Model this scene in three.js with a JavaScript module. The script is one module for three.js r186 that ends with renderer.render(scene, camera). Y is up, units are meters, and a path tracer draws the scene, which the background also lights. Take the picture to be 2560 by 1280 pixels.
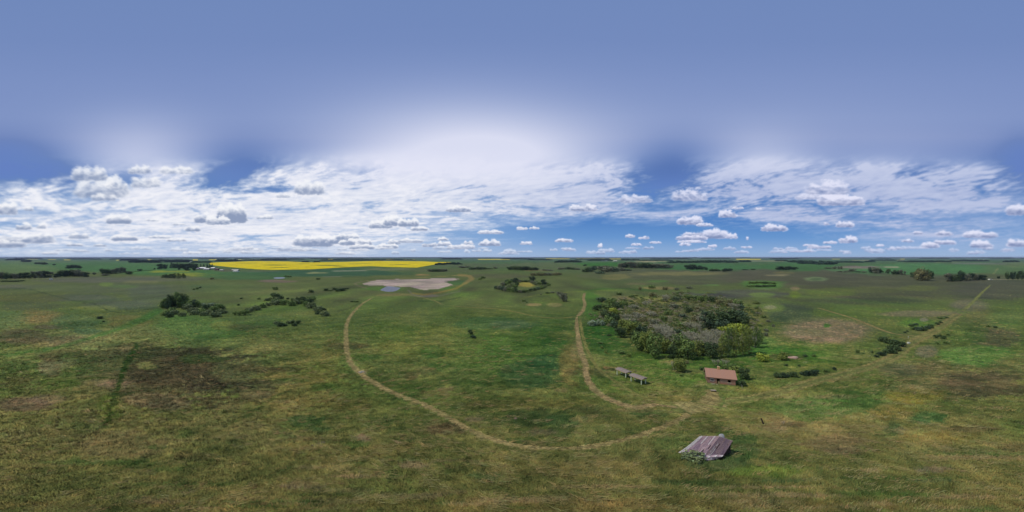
import * as THREE from 'three';
import { mergeGeometries } from 'three/addons/utils/BufferGeometryUtils.js';

// ------------------------------------------------------------------ camera, sun, exposure
// A level camera 40 m above a flat prairie. px, py below are points of a 2560 x 1280 frame, which at() turns into places on the land.
const H = 40, T = 0.75, HOR = 643;
const scene = new THREE.Scene();
const camera = new THREE.PerspectiveCamera(2 * Math.atan(T) * 180 / Math.PI, 2, 1, 90000);
camera.position.set(0, H, 0);
camera.lookAt(0, H, -1);
camera.setViewOffset(2560, 1280, 0, 640 - HOR, 2560, 1280);
const renderer = new THREE.WebGLRenderer({ antialias: true });
renderer.toneMapping = THREE.LinearToneMapping;
renderer.toneMappingExposure = 1;
renderer.shadowMap.enabled = true;

const sun = new THREE.DirectionalLight(new THREE.Color(1.0, 0.94, 0.84), 2.7);
const SUN_AZ = -97 * Math.PI / 180, SUN_EL = 54 * Math.PI / 180;
const sunDir = new THREE.Vector3(Math.sin(SUN_AZ) * Math.cos(SUN_EL), Math.sin(SUN_EL), -Math.cos(SUN_AZ) * Math.cos(SUN_EL));
sun.position.copy(sunDir).multiplyScalar(400).add(new THREE.Vector3(0, 0, -130));
sun.target.position.set(0, 0, -130);
sun.castShadow = true;
sun.shadow.radius = 2;
sun.shadow.mapSize.set(4096, 4096);
Object.assign(sun.shadow.camera, { left: -260, right: 260, top: 260, bottom: -260, near: 1, far: 1200 });
scene.add(sun, sun.target);

// ------------------------------------------------------------------ helpers
const clamp = (x, a = 0, b = 1) => Math.min(b, Math.max(a, x));
const lerp = (a, b, t) => a + (b - a) * t;
const smooth = (a, b, x) => { const t = clamp((x - a) / (b - a)); return t * t * (3 - 2 * t); };
function rng(seed) { let s = seed >>> 0; return () => { s = (s + 0x6d2b79f5) | 0; let t = Math.imul(s ^ (s >>> 15), 1 | s); t = (t + Math.imul(t ^ (t >>> 7), 61 | t)) ^ t; return ((t ^ (t >>> 14)) >>> 0) / 4294967296; }; }
const PERM = new Uint8Array(65536), GX = new Float32Array(256), GY = new Float32Array(256);
{ const r = rng(11); for (let i = 0; i < 65536; i++) PERM[i] = r() * 256; for (let i = 0; i < 256; i++) { const a = r() * Math.PI * 2; GX[i] = Math.cos(a); GY[i] = Math.sin(a); } }
const cell = (x, y) => PERM[((x & 255) << 8) | (y & 255)];
function noise(x, y) {           // gradient noise, about -0.7 .. 0.7
  const ix = Math.floor(x), iy = Math.floor(y), fx = x - ix, fy = y - iy;
  const u = fx * fx * fx * (fx * (fx * 6 - 15) + 10), v = fy * fy * fy * (fy * (fy * 6 - 15) + 10);
  const a = cell(ix, iy), b = cell(ix + 1, iy), c = cell(ix, iy + 1), d = cell(ix + 1, iy + 1);
  const p = GX[a] * fx + GY[a] * fy, q = GX[b] * (fx - 1) + GY[b] * fy, r = GX[c] * fx + GY[c] * (fy - 1), s = GX[d] * (fx - 1) + GY[d] * (fy - 1);
  return lerp(lerp(p, q, u), lerp(r, s, u), v);
}
function fbm(x, y, n = 4, gain = 0.5) { let s = 0, a = 1; for (let i = 0; i < n; i++) { s += a * noise(x, y); x = x * 2.03 + 17.3; y = y * 2.03 + 9.1; a *= gain; } return s; }
function billow(x, y, n = 4) { let s = 0, a = 1; for (let i = 0; i < n; i++) { s += a * (0.62 - 2 * Math.abs(noise(x, y))); x = x * 2.07 + 5.3; y = y * 2.07 + 31.1; a *= 0.55; } return s; }
const lin = (c) => { c /= 255; return c <= 0.04045 ? c / 12.92 : Math.pow((c + 0.055) / 1.055, 2.4); };
const KEY = [1.0, 1.02, 1.22];                       // light that a level surface sends back per unit of its own colour
const own = (r, g, b) => [lin(r) / KEY[0], lin(g) / KEY[1], lin(b) / KEY[2]];
const C = (r, g, b) => new THREE.Color().setRGB(...own(r, g, b));

const dep = (py, y = 0) => (H - y) * 640 / (T * (py - HOR));
const at = (px, py, y = 0) => { const d = dep(py, y); return new THREE.Vector3((px - 1280) / 640 * T * d, y, -d); };
const ppm = (py) => (py - HOR) / H;                    // frame pixels per metre for upright things standing on that row
const toPx = (x, z) => 1280 + x / -z * 640 / T, toPy = (z) => HOR + H / -z * 640 / T;

const taken = new Map();
function numbered(n) { const k = taken.get(n) ?? 0; taken.set(n, k + 1); return k ? `${n}_${String(k).padStart(3, '0')}` : n; }
function tag(o, label, category, group, kind) { const u = {}; if (label) u.label = label; if (category) u.category = category; if (group) u.group = group; if (kind) u.kind = kind; o.userData = u; return o; }
function shade(o) { o.traverse((m) => { if (m.isMesh) { m.castShadow = true; m.receiveShadow = true; } }); return o; }
function put(o) { shade(o); scene.add(o); return o; }
function thing(name, label, category, pos, group) { const g = new THREE.Group(); g.name = numbered(name); if (pos) g.position.copy(pos); tag(g, label, category, group); scene.add(g); return g; }
function part(name, geo, mat, parent) { const m = new THREE.Mesh(geo, mat); m.name = name; parent.add(m); m.castShadow = m.receiveShadow = true; return m; }
function std(color, rough = 0.9, extra = {}) { return new THREE.MeshPhysicalMaterial({ color, roughness: rough, specularIntensity: 0.35, ...extra }); }
function geom(pos, idx, { nor, col, uv } = {}) {
  const g = new THREE.BufferGeometry();
  g.setAttribute('position', new THREE.BufferAttribute(new Float32Array(pos), 3));
  if (idx) g.setIndex(idx.length > 65535 || pos.length > 196605 ? new THREE.BufferAttribute(new Uint32Array(idx), 1) : idx);
  if (nor) g.setAttribute('normal', new THREE.BufferAttribute(new Float32Array(nor), 3)); else g.computeVertexNormals();
  if (col) g.setAttribute('color', new THREE.BufferAttribute(new Float32Array(col), 3));
  if (uv) g.setAttribute('uv', new THREE.BufferAttribute(new Float32Array(uv), 2));
  return g;
}
const box = (x0, x1, y0, y1, z0, z1) => new THREE.BoxGeometry(x1 - x0, y1 - y0, z1 - z0).translate((x0 + x1) / 2, (y0 + y1) / 2, (z0 + z1) / 2);

// ------------------------------------------------------------------ sky: air, high cloud sheets, cumulus
// Given in the same frame points; beyond the frame the same sky goes on, mirrored, so that every direction holds the same kind of sky.
const AIR = [[0, 150, 178, 212], [22, 134, 168, 212], [50, 104, 150, 206], [90, 84, 132, 196], [140, 72, 120, 186], [185, 66, 108, 174], [225, 72, 108, 174], [262, 100, 126, 184], [300, 122, 142, 192], [350, 128, 148, 196], [440, 124, 145, 194], [540, 116, 139, 189], [643, 113, 137, 187]];
const VEIL = [   // x, y, rx, ry, amount: sheets of thin white cloud
  [240, 520, 440, 90, 0.68], [640, 560, 360, 50, 0.36], [120, 490, 160, 60, 0.35], [780, 520, 300, 95, 0.8], [640, 590, 420, 38, 0.45], [1010, 470, 330, 85, 0.75], [1180, 425, 260, 60, 0.8], [1340, 480, 200, 62, 0.72], [1460, 500, 120, 34, 0.7], [1530, 430, 90, 26, 0.6], [1560, 465, 50, 24, 0.35], [1730, 480, 110, 26, 0.45], [1600, 545, 140, 16, 0.25], [1820, 455, 90, 26, 0.55],
  [380, 470, 120, 50, 0.5], [2060, 465, 280, 66, 0.72], [1900, 425, 140, 46, 0.75], [2300, 480, 280, 54, 0.6], [2380, 425, 160, 26, 0.6], [2200, 440, 120, 30, 0.4], [2440, 490, 130, 34, 0.6], [2250, 560, 260, 34, 0.42], [1790, 500, 130, 30, 0.35], [1730, 545, 190, 22, 0.4], [1100, 575, 120, 22, 0.3], [2400, 590, 220, 30, 0.35], [1960, 530, 110, 26, 0.4], [60, 600, 200, 34, 0.45]];
const GAPS = [[90, 440, 110, 30, 0.6], [320, 440, 28, 24, 0.7], [600, 445, 80, 46, 0.75], [540, 470, 40, 30, 0.4], [1665, 432, 85, 30, 0.8], [1575, 488, 50, 14, 0.6], [1640, 492, 50, 14, 0.35], [1350, 580, 330, 30, 0.5], [1900, 590, 170, 30, 0.4], [2310, 445, 70, 22, 0.55], [2545, 425, 60, 26, 0.6], [640, 590, 40, 14, 0.55], [30, 565, 70, 10, 0.5], [1840, 520, 70, 22, 0.4], [2120, 430, 60, 12, 0.4]]; // holes in those sheets
const GLOW = [   // soft brightness of the veiled upper sky
  [1130, 400, 330, 135, 0.95], [1330, 385, 260, 90, 0.35], [340, 400, 170, 95, 0.72], [1900, 400, 130, 75, 0.45], [2230, 410, 250, 70, 0.28], [2000, 330, 420, 110, 0.12], [900, 420, 120, 50, 0.25]];
const DEEP = [[1680, 415, 90, 60, 0.75], [600, 415, 95, 60, 0.45], [20, 415, 110, 55, 0.7], [2555, 410, 55, 55, 0.8], [150, 430, 60, 35, 0.55]];
const CUMULUS = [  // x, y, width, height, greyness of the base
  [18, 521, 58, 38, 0.45], [72, 522, 24, 14, 0.4], [250, 470, 140, 62, 0.3], [225, 435, 90, 44, 0.45], [290, 460, 60, 40, 0.2], [262, 492, 70, 26, 0.4], [365, 455, 84, 36, 0.25], [350, 425, 60, 24, 0.4], [440, 425, 90, 24, 0.15], [297, 550, 76, 24, 0.8], [60, 567, 44, 20, 0.5], [105, 565, 25, 17, 0.3], [60, 598, 150, 26, 0.5], [20, 610, 90, 22, 0.7], [110, 592, 60, 20, 0.4], [195, 590, 58, 17, 0.5], [185, 612, 46, 10, 0.6], [313, 595, 70, 18, 0.8], [515, 546, 66, 28, 0.75], [580, 535, 86, 56, 0.95], [545, 552, 70, 24, 0.5], [482, 572, 44, 16, 0.6], [250, 613, 34, 7, 0.5], [380, 550, 40, 8, 0.2], [445, 560, 36, 8, 0.2], [770, 470, 80, 44, 0.5], [708, 489, 40, 14, 0.35], [662, 543, 44, 12, 0.35], [785, 603, 110, 34, 0.75], [730, 622, 80, 16, 0.7], [855, 600, 80, 24, 0.7], [905, 606, 60, 18, 0.7], [400, 592, 60, 10, 0.3], [440, 600, 50, 9, 0.3], [600, 622, 70, 10, 0.5],
  [950, 562, 60, 22, 0.55], [985, 554, 56, 28, 0.55], [1020, 557, 54, 24, 0.6], [1050, 572, 48, 12, 0.5], [870, 592, 60, 22, 0.6], [885, 606, 80, 18, 0.6], [905, 617, 70, 16, 0.55], [985, 605, 34, 14, 0.5], [968, 616, 60, 14, 0.55], [1025, 602, 70, 13, 0.35], [1075, 612, 44, 13, 0.45], [1108, 598, 30, 10, 0.3], [1110, 610, 42, 13, 0.4], [1150, 617, 76, 14, 0.45], [1172, 607, 28, 10, 0.25], [1225, 608, 62, 18, 0.45], [1315, 608, 36, 10, 0.35], [1410, 601, 52, 11, 0.4], [1500, 614, 15, 12, 0.1], [1575, 590, 28, 10, 0.2], [1610, 594, 30, 9, 0.15], [1592, 611, 26, 8, 0.2], [1638, 606, 34, 8, 0.25], [1225, 580, 70, 12, 0.3], [1305, 571, 30, 9, 0.15], [1335, 570, 26, 8, 0.15], [1150, 523, 66, 18, 0.55], [1590, 497, 84, 26, 0.25], [1460, 520, 70, 20, 0.3],
  [1725, 488, 90, 36, 0.25], [1820, 535, 46, 22, 0.4], [1725, 552, 62, 24, 0.4], [1760, 562, 44, 10, 0.2], [1765, 586, 120, 26, 0.5], [1730, 594, 80, 16, 0.45], [1830, 591, 34, 15, 0.3], [1730, 604, 70, 7, 0.2], [1935, 570, 62, 20, 0.45], [1895, 522, 20, 7, 0.1], [1845, 520, 30, 7, 0.1], [2112, 561, 44, 18, 0.4], [2066, 559, 18, 8, 0.2], [2118, 600, 52, 18, 0.35], [2100, 500, 120, 34, 0.3], [2020, 490, 60, 22, 0.15], [2070, 470, 120, 40, 0.2], [2295, 582, 28, 10, 0.3], [2360, 583, 42, 15, 0.4], [2450, 587, 92, 20, 0.45], [2360, 606, 62, 14, 0.5], [2455, 612, 62, 20, 0.6], [2325, 614, 46, 16, 0.5], [2540, 608, 54, 22, 0.6], [2545, 524, 60, 34, 0.5], [2075, 606, 40, 9, 0.2], [1868, 596, 9, 9, 0.1], [2050, 617, 60, 11, 0.35], [2018, 613, 24, 6, 0.2], [2165, 620, 26, 8, 0.25], [2270, 602, 34, 10, 0.3], [1713, 611, 28, 8, 0.2], [1780, 615, 26, 9, 0.2], [1865, 618, 30, 6, 0.15], [2290, 620, 70, 8, 0.3], [2200, 614, 24, 7, 0.2], [1945, 622, 30, 7, 0.2]];
{ const r = rng(5);   // the rows of small clouds that stand along the horizon
  for (let i = 0; i < 90; i++) { const x = r() * 2560, w = 14 + r() * 44; CUMULUS.push([x, 620 + r() * 14, w, 4 + r() * 7, 0.2 + r() * 0.35]); } }
CUMULUS.forEach((c, i) => {   // each cloud is a few domes of different height on one flat base
  c.i = i; const r = rng(900 + i), n = 2 + Math.floor(c[2] / 20); c.lobes = [];
  for (let k = 0; k < n; k++) { const u = n > 1 ? lerp(-0.72, 0.72, (k + 0.3 + 0.4 * r()) / n) : 0, hgt = (0.55 + 0.9 * r()) * (1 - 0.55 * u * u); c.lobes.push([u, 0.24 + 0.2 * r() + 0.5 / n, hgt]); }
});
const GRID = new Map();
for (const c of CUMULUS) for (let gx = Math.floor((c[0] - c[2] * 1.3) / 40); gx <= Math.floor((c[0] + c[2] * 1.3) / 40); gx++) { if (!GRID.has(gx)) GRID.set(gx, []); GRID.get(gx).push(c); }
const blob = (list, x, y) => { let s = 0; for (const [bx, by, rx, ry, a] of list) { const u = (x - bx) / rx, v = (y - by) / ry, d = u * u + v * v; if (d < 6) s += a * Math.exp(-d * 0.9); } return s; };
function skyAt(px, py) {
  const q = Math.max(0, HOR - py);
  let i = 0; const qq = Math.min(q, 642.9); while (AIR[i + 1][0] <= qq) i++;
  const t = (qq - AIR[i][0]) / (AIR[i + 1][0] - AIR[i][0]), a = AIR[i], b = AIR[i + 1];
  let r = lerp(a[1], b[1], t), g = lerp(a[2], b[2], t), bl = lerp(a[3], b[3], t);
  const side = smooth(1000, 1500, px) * (1 - 0.5 * smooth(1900, 2500, px)), low = 1 - smooth(60, 240, q);
  if (side < 1) { const k = (1 - side) * low * 0.55; r = lerp(r, 178, k); g = lerp(g, 196, k); bl = lerp(bl, 224, k); }
  const fine = smooth(268, 215, q);                    // the veil softens into a smooth haze above
  const deep = clamp(blob(DEEP, px, py)); r = lerp(r, 54, deep); g = lerp(g, 90, deep); bl = lerp(bl, 160, deep);
  const s = 60 + 0.5 * q, U = px / (118 + 0.12 * q), W = 640 / s;
  const wx = fbm(U * 0.6 + 3, W * 0.9, 3) * 0.8, wy = fbm(U * 0.6 + 40, W * 0.9 + 7, 3) * 0.8;
  let n = fbm(U * 0.9 + wx, W * 1.7 + wy + U * 0.1, 6, 0.58);
  const ripple = fbm(U * 4.6 + wx * 2, W * 7 + U * 0.6, 4, 0.62), lumps = billow(U * 3.1 + wx, W * 5 + wy, 4);
  const veil = blob(VEIL, px + wx * 40, py + wy * 14), gap = blob(GAPS, px + wx * 30, py + wy * 10);
  const east = smooth(1350, 1750, px); let v = clamp(veil * (0.9 + fine * ((0.85 + 0.25 * east) * n + (0.42 + 0.15 * east) * ripple + (0.06 + 0.14 * east) * lumps)) + 0.06 * (1 - east) * low - gap * (0.9 - 0.5 * n * fine));
  v *= smooth(300, 225, q);
  const thick = 0.42 + 0.58 * clamp(n * 1.0 + ripple * 0.8 + 0.22 * lumps + 0.3), warm = smooth(1800, 900, px);
  const vr = lerp(192, 240, thick) * lerp(0.77, 1, warm), vg = lerp(203, 241, thick) * lerp(0.81, 1, warm), vb = lerp(228, 248, thick) * lerp(0.91, 1, warm);
  r = lerp(r, vr, v); g = lerp(g, vg, v); bl = lerp(bl, vb, v);
  const glow = clamp(blob(GLOW, px, py) * smooth(120, 255, q) * (1 + 0.12 * n * fine)) * 0.92;
  r = lerp(r, 226, glow); g = lerp(g, 228, glow); bl = lerp(bl, 246, glow);
  const list = GRID.get(Math.floor(px / 40));
  if (list && q < 300) for (const c of list) {
    const u = (px - c[0]) / (c[2] * 0.5), w = (py - c[1]) / (c[3] * 0.5);
    if (u < -2 || u > 2 || w < -2.2 || w > 1.9) continue;
    const o = c.i * 7.3, fx = px / (7 + c[2] * 0.22), fy = py / (3 + c[3] * 0.34);
    const bn = billow(fx + o, fy + o, c[2] > 40 ? 5 : 3), bn2 = billow(fx * 0.9 + o + 0.2, fy * 0.9 + o + 0.55, 4);
    let dome = -9; for (const [lu, lr, lh] of c.lobes) { const a = (u - lu) / lr, b2 = w < 0.45 ? (w - 0.45) / (lh + 0.45) : (w - 0.45) / 0.42; dome = Math.max(dome, 1 - a * a - b2 * b2); }
    const shape = dome + bn * 0.5 + 0.35 * noise(px / 5 + o, py / 3) - 0.2;
    const soft = c[1] < 500 ? 0.75 : 0.45;
    const al = smooth(0, soft, shape) * smooth(285, 235, q) * (c[1] > 618 ? 0.6 : c[1] < 500 ? 0.85 : 0.95);
    if (al <= 0) continue;
    const lit = clamp(0.72 - w * 0.5 + bn * 0.32 + (bn - bn2) * 0.25 - smooth(0.15, 0.9, shape) * smooth(-0.9, 0.4, w) * c[4] * 1.15);
    const dim = lerp(0.94, 1, warm);
    r = lerp(r, lerp(138, 245, lit) * dim, al); g = lerp(g, lerp(153, 246, lit) * dim, al); bl = lerp(bl, lerp(184, 250, lit), al);
  }
  return [r, g, bl];
}
const SW = 4096, SH = 2048, skyData = new Float32Array(SW * SH * 4), AMAX = Math.atan(2 * T);
for (let row = 0; row < SH; row++) {
  const el = ((row + 0.5) / SH - 0.5) * Math.PI;
  const coarse = el > 0.75 ? 8 : 1;
  for (let col = 0; col < SW; col++) {
    const o = (row * SW + col) * 4;
    if (el < -0.02) { skyData[o] = 0.09; skyData[o + 1] = 0.1; skyData[o + 2] = 0.06; skyData[o + 3] = 1; continue; }
    if (col % coarse) { for (let k = 0; k < 4; k++) skyData[o + k] = skyData[o - 4 + k]; continue; }
    const lon = ((col + 0.5) / SW - 0.5) * 2 * Math.PI;          // direction x = cos(lon), z = sin(lon)
    let az = Math.atan2(Math.cos(lon), -Math.sin(lon)); const sgn = az < 0 ? -1 : 1; az = Math.abs(az);
    if (az > AMAX) az = AMAX * (1 - (az - AMAX) / (Math.PI - AMAX));
    const X = sgn * Math.tan(az), Y = Math.tan(Math.max(el, 0)) * Math.sqrt(1 + X * X);
    const c = skyAt(1280 + X / T * 640, Math.max(HOR - Y / T * 640, -2000));
    skyData[o] = lin(c[0]); skyData[o + 1] = lin(c[1]); skyData[o + 2] = lin(c[2]); skyData[o + 3] = 1;
  }
}
{ // the air is never much darker low down than just above
  const up = [], f = (row) => ((row + 0.5) / SH - 0.5) * 180; for (let row = 0; row < SH; row += 6) if (f(row) >= 10 && f(row) < 20) for (let col = 0; col < SW; col += 16) { const o = (row * SW + col) * 4; up.push([skyData[o], skyData[o + 1], skyData[o + 2]]); }
  const med = [0, 1, 2].map((k) => up.map((c) => c[k]).sort((a, b) => a - b)[up.length >> 1]), mm = (med[0] + med[1] + med[2]) / 3;
  for (let row = SH / 2; row < SH; row++) { const k = smooth(14.5, 10, f(row)); if (k) for (let col = 0; col < SW; col++) { const o = (row * SW + col) * 4, need = 0.615 - (skyData[o] + skyData[o + 1] + skyData[o + 2]) / 3 / mm; if (need > 0) for (let c = 0; c < 3; c++) skyData[o + c] += k * need * med[c]; } }
}
const skyTex = new THREE.DataTexture(skyData, SW, SH, THREE.RGBAFormat, THREE.FloatType);
skyTex.mapping = THREE.EquirectangularReflectionMapping;
skyTex.magFilter = THREE.LinearFilter;
skyTex.needsUpdate = true;
scene.background = skyTex;
scene.environment = skyTex;

// ------------------------------------------------------------------ the land: what grows where
const TRACKS = {   // frame points and width in metres
  loop: { w: 2.05, c: [138, 120, 84], p: [[935, 742], [905, 760], [880, 785], [867, 810], [865, 850], [870, 890], [882, 915], [905, 937], [950, 965], [1000, 990], [1060, 1012], [1110, 1038], [1160, 1068], [1230, 1098], [1310, 1117], [1400, 1123], [1480, 1117], [1560, 1100], [1640, 1075], [1700, 1050], [1740, 1025]] },
  middle: { w: 2.5, c: [142, 120, 88], p: [[1463, 729], [1459, 745], [1462, 760], [1458, 775], [1446, 790], [1443, 810], [1447, 850], [1452, 880], [1462, 905], [1465, 935], [1475, 960], [1500, 985], [1540, 1005], [1585, 1018], [1640, 1012], [1700, 1015], [1748, 1021]] },
  twin: { w: 1.5, c: [118, 112, 66], p: [[1449, 790], [1455, 830], [1465, 865], [1478, 895], [1503, 928], [1545, 958], [1590, 985], [1640, 1004], [1710, 1012]] },
  branch: { w: 1.8, c: [124, 112, 66], p: [[1444, 791], [1400, 795], [1340, 791], [1290, 780], [1240, 772], [1170, 768], [1110, 763]] },
  far_branch: { w: 2.4, c: [116, 112, 66], p: [[935, 742], [950, 737], [1000, 734], [1080, 750], [1110, 763]] },
  right: { w: 3.7, ruts: 1, c: [136, 120, 78], p: [[1770, 1012], [1830, 1002], [1880, 995], [1960, 977], [2040, 952], [2110, 935], [2180, 915], [2240, 888], [2272, 864], [2302, 845], [2335, 828], [2375, 800], [2402, 780]] },
  far_right: { w: 1.9, c: [116, 118, 66], p: [[2402, 780], [2425, 762], [2440, 747], [2462, 725], [2478, 711]] },
  cut: { w: 2.0, c: [136, 118, 78], p: [[2040, 768], [2080, 780], [2130, 795], [2180, 815], [2230, 833], [2270, 838], [2316, 841]] },
};
const POND = [[951, 725.5], [957, 721], [967, 716.2], [969, 715.8], [984, 716.6], [1000, 719.4], [1001, 720.4], [994, 725], [985, 728.6], [972, 729.4], [956, 727]];
const POND_2 = [[684, 694.6], [692, 693.4], [706, 693.2], [712, 694.4], [709, 696], [698, 696.9], [688, 696.4]];
const CANOLA = [[522, 660], [527, 657], [560, 655.5], [640, 652.5], [720, 653.5], [765, 656], [850, 655], [940, 652.3], [1050, 653], [1090, 655], [1128, 655.6], [1085, 661.5], [1042, 669.2], [965, 667.5], [925, 665.5], [862, 668.2], [780, 673.2], [680, 675], [640, 673.2], [575, 668], [534, 663.5]];
const MUD = [[905, 710], [930, 702], [990, 698], [1060, 697], [1130, 695], [1152, 697], [1112, 705], [1135, 712], [1098, 722], [1062, 725], [1020, 717], [970, 716], [950, 712], [925, 714.5]];
const CIRCLE = [[1945, 830], [1960, 812], [2010, 800], [2080, 795], [2150, 806], [2190, 822], [2170, 842], [2110, 858], [2040, 862], [1980, 850]];
const inside = (poly, x, y) => { let c = false; for (let i = 0, j = poly.length - 1; i < poly.length; j = i++) { const [xi, yi] = poly[i], [xj, yj] = poly[j]; if ((yi > y) !== (yj > y) && x < (xj - xi) * (y - yi) / (yj - yi) + xi) c = !c; } return c; };
const ROWS = [[643, 70, 92, 78], [648, 68, 92, 68], [656, 72, 98, 58], [670, 76, 96, 52], [690, 85, 94, 52], [720, 86, 95, 56], [760, 86, 98, 54], [820, 84, 97, 52], [900, 86, 98, 54], [1000, 89, 97, 54], [1100, 89, 95, 54], [1200, 89, 93, 53], [1290, 90, 92, 53]];
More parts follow.
